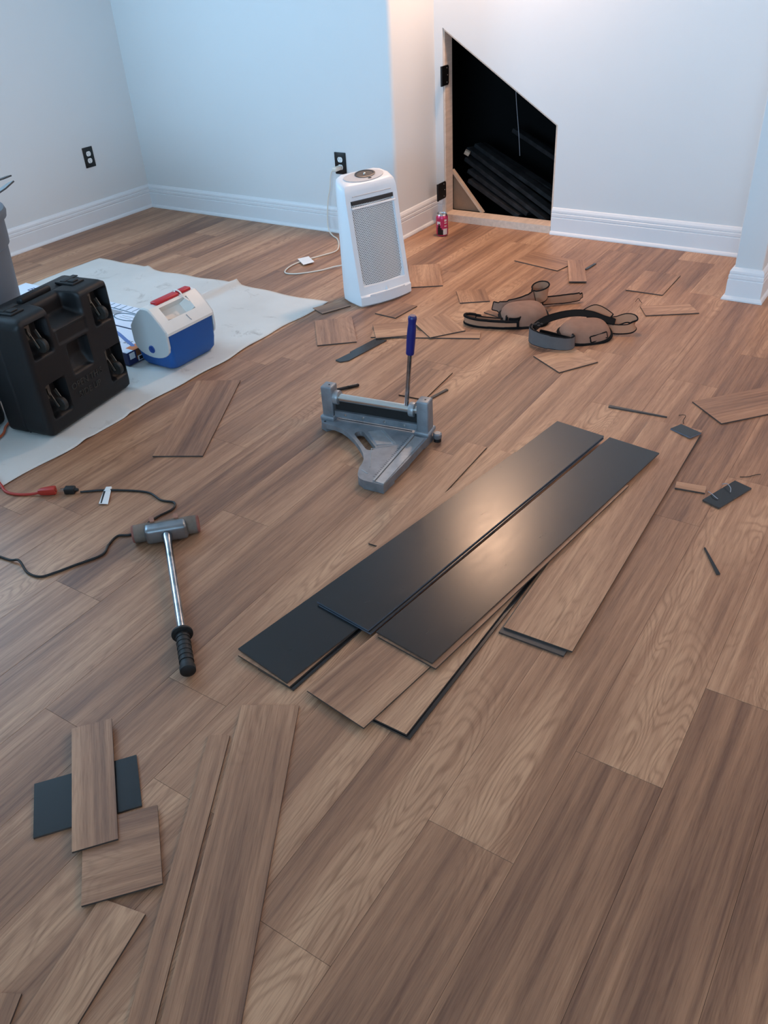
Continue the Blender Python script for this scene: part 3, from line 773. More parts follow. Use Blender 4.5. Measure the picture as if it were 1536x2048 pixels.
# ------------------------------------------------------------------ grey bin with offcuts sticking out
bn = thing('trash_bin', 'grey round plastic trash bin standing behind the black tool case', 'bin', (-3.042, 1.645, ZCL))
MB().lathe([(0.0, 0.004), (0.195, 0.0), (0.200, 0.012), (0.230, 0.525), (0.239, 0.532), (0.241, 0.555), (0.244, 0.635), (0.238, 0.645), (0.232, 0.640), (0.222, 0.47), (0.19, 0.02), (0.0, 0.016)], 56).build('body', 'bin_grey', bn)
MB().lathe([(0.246, 0.622), (0.256, 0.625), (0.260, 0.642), (0.255, 0.656), (0.240, 0.658), (0.236, 0.640)], 56).build('rim', 'bin_grey', bn)
for s in (1.9, PI + 1.9):
    MB().rbox((0.238, -0.05, 0.580), (0.282, 0.05, 0.620), 0.01, mx=Matrix.Rotation(s, 4, 'Z')).build('handle', 'bin_grey', bn)
def stick(p0, p1, wd, label, mt='vinyl_wood'):
    p0, p1 = Vector(p0), Vector(p1); L_ = (p1 - p0).length
    mb = MB().prism([(-wd / 2, 0), (wd / 2, 0), (wd / 2, L_ * 0.92), (0, L_), (-wd / 2, L_ * 0.95)], -0.0027, 0.0027)
    o = mb.build('plank_offcut', mt)
    z = (p1 - p0).normalized(); x = z.cross(Vector((0.3, 0.2, 1))).normalized(); n_ = x.cross(z)
    o.matrix_world = frame(p0, x, z, n_); tag(o, label, 'plank')
stick((-3.07, 1.535, 0.555), (-2.816, 1.872, 0.751), 0.030, 'wood-face offcut standing in the grey bin, pointed tip over the rim', 'plank_core')
stick((-3.05, 1.60, 0.700), (-2.818, 1.870, 0.770), 0.012, 'thin dark strip sticking out of the grey bin above the offcut', 'plank_core')
# dark tool bag beside the case
bag = thing('tool_bag', 'soft black tool bag on the drop cloth beside the tool case', 'bag', (-2.77, 1.34, ZCL))
MB().rbox((-0.105, -0.15, 0.0), (0.105, 0.135, 0.20), 0.035, seg=4).build('body', 'rubber_black', bag)
MB().tube(smooth_path([(-0.03, -0.10, 0.19), (-0.03, -0.06, 0.27), (-0.03, 0.05, 0.27), (-0.03, 0.09, 0.19)]), 0.009, n=8).build('handle', 'webbing_black', bag)
MB().rbox((0.100, 0.05, 0.10), (0.112, 0.085, 0.135), 0.004).build('buckle', 'caster_metal', bag)
tag(MB().tube(smooth_path([(-2.70, 1.56, ZCL + .006), (-2.69, 1.52, ZCL + .006), (-2.675, 1.485, ZCL + .006), (-2.648, 1.44, ZCL + .006), (-2.60, 1.375, ZCL + .006), (-2.60, 1.20, ZCL + .006), (-2.75, 1.05, ZCL + .006)]), 0.0045, n=8).build('orange_cord', 'cord_orange'), 'short orange cord on the drop cloth beside the tool bag', 'cord')

# ------------------------------------------------------------------ plank cartons
def carton(y0, y1, label, near):
    t = thing('plank_carton', label, 'carton', (-3.21, (y0 + y1) / 2, ZCL))
    hx, hy, h = 0.575, (y1 - y0) / 2, 0.056
    MB().rbox((-hx, -hy, 0), (hx, hy, h - 0.0006), 0.002, seg=1, smooth=False).build('box', 'carton_navy', t)
    MB().prism([(-hx + 0.001, -hy + 0.001), (hx - 0.001, -hy + 0.001), (hx - 0.001, hy - 0.001), (-hx + 0.001, hy - 0.001)], h - 0.0006, h, ).build('top_print', 'carton_white', t)
    def swoosh(pts, wd, mt, name='swoosh'):
        P = smooth_path([(x, y, h + 0.0004) for x, y in pts], 8)
        MB().ribbon(P, wd, 0.0006, up=[Vector((-(P[min(i+1,len(P)-1)]-P[max(i-1,0)]).y, (P[min(i+1,len(P)-1)]-P[max(i-1,0)]).x, 0)) for i in range(len(P))], smooth=False).build(name, mt, t)
    if near:
        swoosh([(0.22, hy - 0.012), (0.36, 0.045), (0.47, 0.0), (0.545, -0.03)][::-1], 0.016, 'carton_blue')
        swoosh([(-0.55, hy - 0.03), (-0.40, 0.03), (-0.25, -0.02)], 0.014, 'carton_blue')
        MB().box((hx - 0.045, -hy + 0.035, h), (hx + 0.0005, hy - 0.03, h + 0.0006)).build('tape', 'carton_orange', t)
        MB().box((hx, -hy + 0.045, 0.012), (hx + 0.0007, hy - 0.04, h)).build('tape_end', 'carton_brown', t)
        MB().box((hx, -hy + 0.010, 0.024), (hx + 0.0007, -hy + 0.038, h - 0.006)).build('end_label', 'paper_white', t)
        lb = MB().box((hx, -hy + 0.050, 0.004), (hx + 0.0011, -hy + 0.110, 0.026)).build('end_label', 'paper_white', t)
        MB().box((hx + 0.0011, -hy + 0.056, 0.007), (hx + 0.0015, -hy + 0.088, 0.022)).build('end_print', 'print_black', lb)
        for i, (x0, x1) in enumerate(((0.475, 0.490), (0.497, 0.507))):
            MB().box((x0, -hy + 0.07, h), (x1, -hy + 0.10, h + 0.0005)).build('small_print', 'print_grey', t)
        text_obj('small_print', 'LO7', 0.034, 0.0003, 'print_grey', t, frame((0.44, -0.045, h + 0.0003), Vector((0.9, 0.43, 0)), Vector((-0.43, 0.9, 0))))
    else:
        swoosh([(-0.565, -0.02), (-0.48, -0.075), (-0.40, -hy + 0.006)], 0.013, 'carton_blue')
        text_obj('lettering', 'BEST', 0.055, 0.0003, 'carton_navy', t, frame((-0.42, 0.038, h + 0.0003), Vector((0.985, -0.10, 0)).normalized(), Vector((0.10, 0.985, 0)).normalized()))
        # ruler band along the far edge and an oval emblem
        swoosh([(0.02, hy - 0.05), (0.15, hy - 0.052), (0.30, hy - 0.062)], 0.006, 'carton_teal', 'band_line')
        for i in range(9):
            x = 0.0 + 0.04 * i; MB().box((x, hy - 0.048, h), (x + 0.004, hy - 0.004, h + 0.0005)).build('ruler_mark', 'carton_teal', t)
        P = [(0.27 + 0.075 * math.cos(a_), -0.01 + 0.034 * math.sin(a_), h + 0.0006) for a_ in [2 * PI * i / 28 for i in range(29)]]
        MB().tube(P, 0.0022, n=5).build('emblem_ring', 'carton_teal', t)
        for dy in (-0.006, 0.010): MB().box((0.235, dy - 0.016, h), (0.305, dy - 0.013, h + 0.0005)).build('emblem_bar', 'print_grey', t)
        MB().box((0.02, hy - 0.105, h), (0.20, hy - 0.064, h + 0.0004)).build('grey_panel', 'print_grey', t)
    return t
carton(2.028, 2.218, 'white-topped blue plank carton with orange tape on its end, behind the tool case', True)
carton(2.226, 2.416, 'white-topped plank carton printed BEST, farther from the tool case', False)
# ------------------------------------------------------------------ cooler
co = thing('cooler', 'small blue and white picnic cooler with tent lid and red handle', 'cooler', (-2.515, 2.197, ZCL))
hy = 0.1325
def rrect(hx, hy_, r, n=6):
    q = []
    for cx, cy, a0 in ((hx - r, hy_ - r, 0), (-hx + r, hy_ - r, PI / 2), (-hx + r, -hy_ + r, PI), (hx - r, -hy_ + r, 1.5 * PI)):
        for i in range(n + 1): q.append((cx + r * math.cos(a0 + PI / 2 * i / n), cy + r * math.sin(a0 + PI / 2 * i / n)))
    return q
secs = []
for z, hx, hyy, r in ((0.0, 0.072, 0.106, 0.03), (0.006, 0.084, 0.118, 0.03), (0.022, 0.094, 0.126, 0.026), (0.06, 0.097, 0.129, 0.020), (0.155, 0.099, 0.131, 0.016)):
    secs.append([(x, y, z) for x, y in rrect(hx, hyy, r)])
MB().loft(secs).build('tub', 'cooler_blue', co)
def lid_sec(y, dent, ins=0.0):
    s = 1 - ins
    L_ = [(-0.101, 0.152), (-0.1015, 0.163), (-0.096, 0.172), (-0.070, 0.205), (-0.040, 0.236), (-0.022, 0.250), (0.0, 0.253), (0.022, 0.250),
          (0.032, 0.2425 ), (0.035, 0.240), (0.070, 0.203), (0.074, 0.199), (0.096, 0.172), (0.1015, 0.163), (0.101, 0.152)]
    q = []
    for i, (x, z) in enumerate(L_):
        if i in (9, 10): x -= 0.034 * dent * (1.0 if i == 9 else 0.95); z -= 0.030 * dent
        q.append((x * s, y, 0.152 + (z - 0.152) * s))
    return q
st = [(-hy, 0, 0.05), (-hy + 0.004, 0, 0.0), (-0.086, 0, 0), (-0.066, 1, 0), (0.050, 1, 0), (0.066, 0, 0), (hy - 0.004, 0, 0), (hy, 0, 0.05)]
MB().loft([lid_sec(y, d, i) for y, d, i in st], smooth=True).build('lid', 'cooler_white', co, smooth_angle=25)
for s in (-1, 1):
    q = [(-0.0985, 0.157), (-0.0985, 0.105)]
    for i in range(0, 13):
        a = PI + PI * i / 12; q.append((0.096 * math.cos(a), 0.098 + 0.050 * math.sin(a)))
    q += [(0.0985, 0.105), (0.0985, 0.157), (0.0965, 0.170), (0.070, 0.203), (0.040, 0.234), (0.020, 0.2475), (0.0, 0.250), (-0.020, 0.2475), (-0.040, 0.234), (-0.070, 0.203), (-0.0965, 0.170)]
    mx = Matrix(((1, 0, 0, 0), (0, 0, s, s * (hy - 0.007)), (0, 1, 0, 0), (0, 0, 0, 1)))
    e = MB().prism(q, 0, 0.011, mx=mx, bevel=0.003).build('end_panel', 'cooler_white_shaded', co)
    bt = MB().lathe([(0.0, 0.0), (0.0155, 0.0), (0.0165, 0.002), (0.014, 0.005), (0.0, 0.006)], 24, mx=mx @ Matrix.Translation((0.0, 0.085, 0.0105))).build('release_button', 'cooler_button', e)
MB().rbox((-0.015, -0.086, 0.2485), (0.022, 0.042, 0.2625), 0.006, smooth=True).build('handle', 'red_plastic', co)
MB().rbox((-0.013, 0.050, 0.2495), (0.020, 0.112, 0.2635), 0.006, smooth=True).build('handle', 'red_plastic', co)
MB().ribbon(smooth_path([(-0.030, 0.046, 0.247), (-0.012, 0.046, 0.2655), (0.018, 0.046, 0.2655), (0.036, 0.050, 0.243), (0.052, 0.060, 0.226)], 4), 0.006, 0.003, up=(0, 1, 0)).build('handle_strap', 'cooler_white', co)
MB().tube([(0.098, 0.012, 0.172), (0.091, 0.008, 0.180), (0.080, 0.004, 0.194)], 0.0012, n=5).build('scratch_mark', 'print_grey', co)

# ------------------------------------------------------------------ heater
HU, HN = Vector((0.359, 0.933, 0)).normalized(), Vector((0.933, -0.359, 0)).normalized()
ht = thing('space_heater', 'white upright quartz tower heater with perforated front grille', 'heater', (-2.079, 3.115, 0))
mxh = frame((0, 0, 0), HU, HN * 1.0)                      # x = across the front, y = out of the front
def hz(z, n_): return z + max(0.0, (z - 0.36) / 0.14) * (-n_ - 0.10) * 0.36
HS = 0.018      # the housing leans a little to one side
def hsec(z, hw, nf, bulge, nb, rd):
    P = []
    for u in (-1.0, -0.83, -0.80, -0.4, 0.0, 0.4, 0.80, 0.83, 1.0):
        uu = u * hw; n_ = nf + bulge * (1 - u * u)
        if abs(u) <= 0.805: n_ -= rd
        P.append((uu, n_))
    P += [(hw + 0.005, nf - 0.012), (hw + 0.006, (nf + nb) / 2), (hw, nb + 0.035), (hw - 0.014, nb + 0.012), (hw - 0.04, nb),
          (-hw + 0.04, nb), (-hw + 0.014, nb + 0.012), (-hw, nb + 0.035), (-hw - 0.006, (nf + nb) / 2), (-hw - 0.005, nf - 0.012)]
    return [mxh @ Vector((a + HS * z, b, hz(z, b))) for a, b in P]
LV = [(0.0, 0.136, -0.006, 0.018, -0.168, 0), (0.008, 0.143, 0.000, 0.022, -0.176, 0), (0.045, 0.143, -0.002, 0.020, -0.180, 0), (0.052, 0.142, -0.008, 0.010, -0.181, 0),
      (0.086, 0.141, -0.016, 0.008, -0.184, 0), (0.088, 0.141, -0.0165, 0.008, -0.184, 0.012), (0.25, 0.140, -0.050, 0.004, -0.190, 0.012), (0.450, 0.139, -0.0865, 0.002, -0.196, 0.012),
      (0.452, 0.139, -0.087, 0.002, -0.196, 0.0), (0.474, 0.138, -0.090, 0.001, -0.197, 0), (0.488, 0.137, -0.094, 0.004, -0.197, 0), (0.500, 0.134, -0.099, 0.006, -0.195, 0),
      (0.507, 0.127, -0.104, 0.006, -0.190, 0), (0.510, 0.116, -0.110, 0.005, -0.184, 0)]
MB().loft([hsec(*l) for l in LV]).build('housing', 'heater_white', ht, smooth_angle=32)
# grille sheet
g = MB(); NU, NZ = 14, 24; V = []; UV = []
for iz in range(NZ + 1):
    z = 0.088 + (0.450 - 0.088) * iz / NZ; t = iz / NZ
    hw = 0.141 + (0.139 - 0.141) * t; nf = -0.0165 + (-0.0865 + 0.0165) * t
    for iu in range(NU + 1):
        u = (-1 + 2 * iu / NU) * 0.80; n_ = nf + 0.006 * (1 - u * u) - 0.0085 + 0.004 * math.cos(u * 3.3)
        V.append(mxh @ Vector((u * hw + HS * z, n_, hz(z, n_)))); UV.append((u * hw, z))
g.add(V, [(a * (NU + 1) + b, a * (NU + 1) + b + 1, (a + 1) * (NU + 1) + b + 1, (a + 1) * (NU + 1) + b) for a in range(NZ) for b in range(NU)], 0, True)
go = g.build('grille', 'perforated_metal', ht)
uvl = go.data.uv_layers.new(name='UVMap')
for lp in go.data.loops: uvl.data[lp.index].uv = UV[lp.vertex_index]
MB().tube([mxh @ Vector((x + 0.0076, -0.0735, hz(0.424, -0.0735))) for x in (-0.117, -0.05, 0.0, 0.05, 0.117)], 0.0048, n=8).build('grille_bar', 'heater_white', ht)
MB().box((-0.104, -0.0985, 0.432), (0.118, -0.0795, 0.4475), mx=mxh).build('louver_gap', 'dial_grey', ht)
MB().tube([mxh @ Vector((x, -0.0875 + 0.001 * (1 - (x / 0.1) ** 2), hz(0.470, -0.088))) for x in (-0.095, -0.05, 0.0, 0.05, 0.112)], 0.0022, n=8).build('trim_line', 'heater_panel', ht)
# quartz tubes glimpsed behind: pale vertical strips on the grille
for x in (-0.020, 0.055):
    P = [mxh @ Vector((x, -0.0165 - 0.0655 * t - 0.0030, hz(0.088 + 0.338 * t, -0.02 - 0.065 * t))) for t in [0.04, 0.3, 0.6, 0.9]]
    MB().ribbon(P, 0.004, 0.001, up=HU, smooth=False).build('grille_rib', 'heater_panel', ht)
# foot shelf with tab
MB().prism([(-0.10, 0.010), (0.10, 0.010), (0.075, 0.0175), (0.0, 0.0195), (-0.075, 0.0175)], 0.046, 0.056, mx=mxh, bevel=0.003, seg=2).build('foot_ledge', 'heater_white', ht)
MB().add([mxh @ Vector(p) for p in ((-0.010, 0.004, 0.052), (0.010, 0.004, 0.052), (0.0, 0.016, 0.054), (0.0, 0.002, 0.072))], [(0, 2, 1), (0, 1, 3), (1, 2, 3), (2, 0, 3)]).build('tilt_tab', 'heater_white', ht)
# top control panel
mtp = mxh @ Matrix.Translation((0.0092, -0.146, hz(0.510, -0.146) + 0.0004)) @ Matrix.Rotation(-math.atan(0.386), 4, 'X')
q = []
for i in range(32):
    a = 2 * PI * i / 32; q.append((0.106 * math.cos(a), 0.034 * math.sin(a) * (1.0 if math.sin(a) < 0 else 1.2)))
MB().prism(q, -0.002, 0.0035, mx=mtp, bevel=0.0015, seg=2).build('control_panel', 'heater_panel', ht)
dl = MB().lathe([(0.0, 0.0), (0.026, 0.0), (0.0265, 0.003), (0.022, 0.004), (0.021, 0.002), (0.0, 0.002)], 32, mx=mtp @ Matrix.Translation((0.012, -0.006, 0.0035)) @ Matrix.Scale(2.0, 4, (1, 0, 0))).build('dial', 'dial_grey', ht)
MB().lathe([(0.0, 0.0), (0.006, 0.0), (0.004, 0.006), (0.0, 0.0065)], 12, mx=mtp @ Matrix.Translation((0.008, -0.004, 0.0055))).build('knob', 'steel', dl)
MB().lathe([(0.0, 0.0), (0.005, 0.0), (0.004, 0.001), (0.0, 0.0012)], 14, mx=mtp @ Matrix.Translation((0.016, 0.0275, 0.0035)) @ Matrix.Scale(2.0, 4, (1, 0, 0))).build('indicator', 'print_black', ht)

# ------------------------------------------------------------------ outlets, plug and heater cord
def outlet(c, ax, nrm, label):
    t = thing('wall_outlet', label, 'outlet', c)
    mx = frame((0, 0, 0), ax, Vector((0, 0, 1)), nrm)
    MB().rbox((-0.0375, -0.057, 0), (0.0375, 0.057, 0.005), 0.0022, mx=mx, seg=2).build('cover_plate', 'outlet_black', t)
    for dz in (-0.0195, 0.0195):
        q = []
        for i in range(24):
            a = 2 * PI * i / 24; q.append((0.0165 * math.cos(a), max(-0.0135, min(0.0135, 0.0165 * math.sin(a))) + dz))
        r_ = MB().prism(q, 0.004, 0.0062, mx=mx).build('receptacle', 'outlet_white', t)
        MB().box((-0.0075, dz - 0.001, 0.0061), (-0.0055, dz + 0.008, 0.0065), mx=mx).box((0.0055, dz, 0.0061), (0.0072, dz + 0.007, 0.0065), mx=mx).box((-0.002, dz - 0.0095, 0.0061), (0.002, dz - 0.0060, 0.0065), mx=mx).build('slots', 'print_black', r_)
    MB().lathe([(0.0, 0.005), (0.003, 0.005), (0.0025, 0.0062), (0.0, 0.0064)], 10, mx=mx).build('screw', 'outlet_black', t)
outlet((XL + 0.0002, 3.505, 0.389), Vector((0, -1, 0)) * -1, Vector((1, 0, 0)), 'black outlet plate with two free white sockets on the side wall')
outlet((-2.876, YB - 0.0002, 0.378), Vector((1, 0, 0)), Vector((0, -1, 0)), 'black outlet plate with a plug in its lower socket behind the heater')
hc = thing('heater_cord', 'cream heater power cord looping from the outlet across the floor', 'cord', (-2.876, 3.90, 0.0))
def at_(pts, o): return [Vector(p) - Vector(o) for p in pts]
O_ = (-2.876, 3.90, 0.0)
path = [(-2.892, 3.888, 0.356), (-2.912, 3.884, 0.343), (-2.925, 3.884, 0.316), (-2.938, 3.884, 0.247), (-2.955, 3.880, 0.185), (-2.966, 3.872, 0.073), (-2.950, 3.858, 0.022), (-2.905, 3.83, 0.005), (-2.845, 3.79, 0.0042), (-2.775, 3.705, 0.0042),
        (-2.726, 3.61, 0.0042), (-2.757, 3.505, 0.0042), (-2.787, 3.421, 0.0045), (-2.804, 3.326, 0.0042), (-2.784, 3.241, 0.0042), (-2.747, 3.208, 0.0042), (-2.685, 3.235, 0.0042), (-2.616, 3.315, 0.0042), (-2.56, 3.385, 0.012), (-2.46, 3.40, 0.030), (-2.36, 3.33, 0.035), (-2.25, 3.21, 0.036)]
MB().tube(smooth_path(at_(path, O_), 6), 0.0036, n=8).build('cable', 'cord_white', hc)
MB().rbox((-0.0145, -0.046, 0.3475), (0.0145, 0.0125, 0.3690), 0.006).tube([(-0.010, -0.020, 0.358), (-0.026, -0.018, 0.352)], [0.008, 0.0045], n=8).build('plug', 'cord_white', hc)
MB().prism([(x - O_[0], y - O_[1]) for x, y in ((-2.830, 3.404), (-2.800, 3.462), (-2.715, 3.400), (-2.740, 3.338))], 0.0094, 0.0102).build('warning_tag', 'paper_white', hc)

# ------------------------------------------------------------------ soda can
can = thing('soda_can', 'pink, black and white soda can standing by the cupboard opening', 'can', (-2.335, 4.088, 0))
def canm(a, z):
    if z < 0.006 or z > 0.112: return 3
    a = (a - math.radians(-60) + PI) % (2 * PI) - PI       # angle from the side that faces the camera
    if -0.85 < a < -0.1 and 0.012 < z < 0.060 + 0.012 * math.sin(a * 9): return 1
    if -0.1 < a < 0.12 and 0.012 < z < 0.040: return 1
    if 0.15 < a < 0.95 and 0.014 < z < 0.045: return 2
    if -1.0 < a < -0.35 and 0.066 < z < 0.082: return 2
    if 0.35 < a < 0.85 and (0.058 < z < 0.064 or 0.072 < z < 0.078 or 0.086 < z < 0.092): return 2
    if z > 0.104: return 0
    return 0
prof = [(0.0, 0.004), (0.020, 0.004), (0.0245, 0.0), (0.0265, 0.002), (0.0325, 0.010)] + [(0.0335, 0.012 + 0.0055 * i) for i in range(17)] + [(0.0325, 0.104), (0.0290, 0.113), (0.0268, 0.118), (0.0276, 0.1205), (0.0268, 0.122), (0.0255, 0.1205), (0.0250, 0.1165), (0.0, 0.1165)]
MB().lathe(prof, 56, mfun=canm).build('body', ['can_pink', 'can_black', 'can_cream', 'aluminium'], can)
MB().rbox((-0.006, -0.012, 0.1166), (0.006, 0.008, 0.1186), 0.0009, seg=1).build('pull_tab', 'aluminium', can)

# ------------------------------------------------------------------ tile cutter
ct = thing('tile_cutter', 'grey cast-metal vinyl tile cutter with upright blue-handled lever', 'tile cutter', (-1.40, 1.95, 0))
CO = Vector((-1.40, 1.95, 0))
def cw(x, y, z=0.0): return Vector((x, y, z)) - CO
outer = [(-1.207, 1.733), (-1.214, 1.85), (-1.228, 2.00), (-1.236, 2.075), (-1.250, 2.105), (-1.40, 2.085), (-1.620, 2.052), (-1.634, 2.030), (-1.626, 1.985), (-1.610, 1.966), (-1.588, 1.963),
         (-1.555, 1.966), (-1.520, 1.960), (-1.485, 1.945), (-1.440, 1.919), (-1.396, 1.886), (-1.366, 1.859), (-1.345, 1.832), (-1.334, 1.805), (-1.330, 1.785), (-1.322, 1.768), (-1.314, 1.752), (-1.305, 1.740), (-1.292, 1.731), (-1.275, 1.727)]
hole = []
h0, h1 = Vector((-1.449, 1.961)), Vector((-1.366, 1.902)); hd = (h1 - h0).normalized(); hn_ = Vector((-hd.y, hd.x)); hr = 0.0165
for i in range(9): a = PI / 2 + PI * i / 8; p = h0 + hd * hr * math.cos(a) + hn_ * hr * math.sin(a); hole.append((p.x, p.y))
for i in range(9): a = -PI / 2 + PI * i / 8; p = h1 + hd * hr * math.cos(a) + hn_ * hr * math.sin(a); hole.append((p.x, p.y))
bm = bmesh.new(); E_ = []
slot = [(-1.575, 2.012), (-1.300, 2.0535), (-1.301, 2.0605), (-1.576, 2.019)]
for loop in (outer, hole, slot):
    q = [bm.verts.new(cw(x, y, 0.015)) for x, y in loop]
    for i in range(len(q)): E_.append(bm.edges.new((q[i], q[(i + 1) % len(q)])))
bmesh.ops.triangle_fill(bm, use_beauty=True, use_dissolve=False, edges=E_)
r_ = bmesh.ops.extrude_face_region(bm, geom=list(bm.faces))
for v in [x for x in r_['geom'] if isinstance(x, bmesh.types.BMVert)]: v.co.z = 0.033
bmesh.ops.recalc_face_normals(bm, faces=bm.faces)
MB().from_bm(bm).build('base_plate', 'cast_alloy', ct)
# skirt feet below the plate
def cprism(name, pts, z0, z1, mt='cast_alloy', bev=0.0, par=None):
    return MB().prism([(x - CO.x, y - CO.y) for x, y in pts], z0, z1, bevel=bev).build(name, mt, par or ct)
cprism('foot', [(-1.207, 1.733), (-1.210, 1.80), (-1.300, 1.81), (-1.330, 1.785), (-1.305, 1.740), (-1.275, 1.727)], 0.001, 0.0155)
cprism('foot', [(-1.212, 1.80), (-1.217, 1.90), (-1.232, 1.90), (-1.228, 1.80)], 0.006, 0.0155)
cprism('foot', [(-1.217, 1.90), (-1.232, 2.04), (-1.250, 2.04), (-1.236, 1.90)], 0.009, 0.0155)
cprism('foot', [(-1.232, 2.02), (-1.238, 2.090), (-1.29, 2.085), (-1.285, 2.02)], 0.001, 0.0155)
cprism('foot', [(-1.630, 2.030), (-1.620, 1.975), (-1.592, 1.966), (-1.580, 1.985), (-1.590, 2.045)], 0.001, 0.0155)
cprism('guide_fence', [(-1.246, 1.735), (-1.240, 1.735), (-1.276, 2.03), (-1.284, 2.03)], 0.0325, 0.0385, 'cast_alloy_light')
cprism('rail_face', [(-1.2385, 1.737), (-1.2085, 1.736), (-1.2385, 2.03), (-1.2740, 2.03)], 0.0325, 0.0352, 'cast_alloy_light')
sc_ = cprism('scale_strip', [(-1.262, 1.760), (-1.249, 1.760), (-1.284, 2.025), (-1.297, 2.022)], 0.0325, 0.0338)
mt_ = MB()
for i in range(24):
    y = 1.772 + i * 0.0103; x = -1.2555 - (y - 1.760) * 0.132; L_ = 0.006 if i % 4 == 0 else 0.0035
    mt_.box((x - L_ - CO.x, y - 0.0006 - CO.y, 0.0336), (x + 0.003 - CO.x, y + 0.0006 - CO.y, 0.0341))
mt_.build('scale_marks', 'print_black', sc_)
# raised maker's panel and rib lines cast into the plate
cprism('cast_panel', [(-1.430, 1.985), (-1.360, 1.925), (-1.300, 1.960), (-1.390, 2.020)], 0.0325, 0.0345, 'cast_alloy_light')
for i, (p, q_) in enumerate((((-1.422, 1.978), (-1.352, 1.921)), ((-1.395, 2.012), (-1.310, 1.955)))):
    mb = MB(); mb.tube([cw(*p, 0.0345), cw(*q_, 0.0345)], 0.0012, n=6); mb.build('cast_rib', 'cast_alloy', ct)
for i, (p, q_) in enumerate((((-1.36, 1.90), (-1.30, 1.80)), ((-1.315, 1.775), (-1.285, 1.765)), ((-1.36, 1.895), (-1.300, 1.955)))):
    MB().tube([cw(*p, 0.0330), cw(*q_, 0.0330)], 0.0016, n=6).build('cast_rib', 'cast_alloy_light', ct)
AX = Vector((0.989, 0.149, 0)).normalized(); AY = Vector((-0.149, 0.989, 0)).normalized()
pl_, pr_ = Vector((-1.606, 2.018, 0)), Vector((-1.258, 2.070, 0))
for P in (pl_, pr_):
    mx = frame(P - CO, AX, AY)
    ps = MB().rbox((-0.021, -0.022, 0.031), (0.021, 0.024, 0.155), 0.005, mx=mx).build('post', 'cast_alloy', ct)
    MB().rbox((-0.028, -0.032, 0.030), (0.026, 0.034, 0.048), 0.006, mx=mx).build('post_foot', 'cast_alloy', ps)
    MB().lathe([(0.0, 0.0), (0.0035, 0.0), (0.0035, 0.0008), (0.0, 0.0008)], 10, mx=mx @ Matrix.Translation((0.004, 0, 0.1548))).build('post_bolt', 'print_black', ps)
    MB().lathe([(0.0, 0.0), (0.0042, 0.0), (0.0042, 0.0010), (0.0, 0.0010)], 10, mx=mx @ Matrix.Translation((-0.004, -0.040, 0.0326))).build('bolt_hole', 'print_black', ps)
s0, s1 = pl_ + AX * 0.020 - CO + Vector((0, 0, 0.112)), pr_ - AX * 0.020 - CO + Vector((0, 0, 0.112))
MB().tube([s0, s1], 0.0140, n=24).build('roller_shaft', 'steel', ct)
for p in (s0 + AX * 0.010, s1 - AX * 0.022):
    mx = frame(p, AY, Vector((0, 0, 1)), AX)
    MB().lathe([(0.010, -0.009), (0.0235, -0.009), (0.0245, -0.006), (0.0245, 0.006), (0.0235, 0.009), (0.010, 0.009)], 28, mx=mx).build('collar', 'cast_alloy_light', ct)
mx = frame((pl_ + pr_) / 2 - CO, AX, AY)
MB().box((-0.152, -0.004, 0.062), (0.152, 0.006, 0.098), mx=mx).build('blade', 'rubber_black', ct)
bb = MB().box((-0.153, -0.014, 0.042), (0.153, -0.004, 0.066), mx=mx).build('blade_bar', 'cast_alloy', ct)
for x in (-0.112, -0.045, 0.035, 0.108):
    MB().lathe([(0.0, 0.0), (0.0055, 0.0), (0.0045, 0.003), (0.0, 0.0035)], 12, mx=mx @ Matrix.Translation((x, -0.014, 0.055)) @ Matrix.Rotation(PI / 2, 4, 'X')).build('bolt', 'steel', bb)
rb = pl_ + (pr_ - pl_) * 0.815 - CO + Vector((0, 0, 0.112)); rt = Vector((-1.303, 2.069, 0.325)) - CO
lv = MB().tube([rb, rb + (rt - rb) * 0.06, rt], [0.0075, 0.0072, 0.0072], n=14).build('lever_rod', 'chrome', ct)
dr = (rt - rb).normalized(); g0 = rt - dr * 0.020
MB().tube([g0 + dr * t for t in (0.0, 0.004, 0.02, 0.04, 0.06, 0.085, 0.105, 0.118, 0.124, 0.129)], [0.0125, 0.0135, 0.0135, 0.0142, 0.0145, 0.0138, 0.0122, 0.0140, 0.0138, 0.010], n=18).build('lever_grip', 'grip_blue', ct)
kn = MB().lathe([(0.0, 0.012), (0.013, 0.012), (0.015, 0.016), (0.015, 0.028), (0.011, 0.032), (0.0, 0.032)], 18, mx=Matrix.Translation(cw(-1.222, 2.088))).build('side_lug', 'cast_alloy', ct)
MB().lathe([(0.0, 0.0005), (0.013, 0.0005), (0.013, 0.012), (0.0, 0.012)], 18, mx=Matrix.Translation(cw(-1.222, 2.088))).build('rubber_foot', 'rubber_black', kn)
# marker lying behind the left post
mk = thing('marker', 'black marker pen lying behind the tile cutter post', 'pen', (-1.735, 2.245, 0))
p0, p1 = Vector((-1.782, 2.180, 0.0065)), Vector((-1.690, 2.309, 0.0065)); o_ = Vector((-1.735, 2.245, 0))
MB().tube([p0.lerp(p1, t) - o_ for t in (0.10, 0.72)], 0.0058, n=12).build('barrel', 'print_black', mk)
MB().tube([p0.lerp(p1, t) - o_ for t in (0.70, 0.72, 0.98, 1.0)], [0.0055, 0.0064, 0.0060, 0.004], n=12).build('cap', 'hinge_black', mk)
MB().tube([p0.lerp(p1, t) - o_ for t in (0.0, 0.03, 0.10)], [0.0015, 0.003, 0.0052], n=10).build('tip', 'pencil_wood', mk)
MB().tube([p0.lerp(p1, t) - o_ + Vector((0, 0, 0.0058)) for t in (0.74, 0.95)], 0.0010, n=6).build('clip', 'steel', mk)

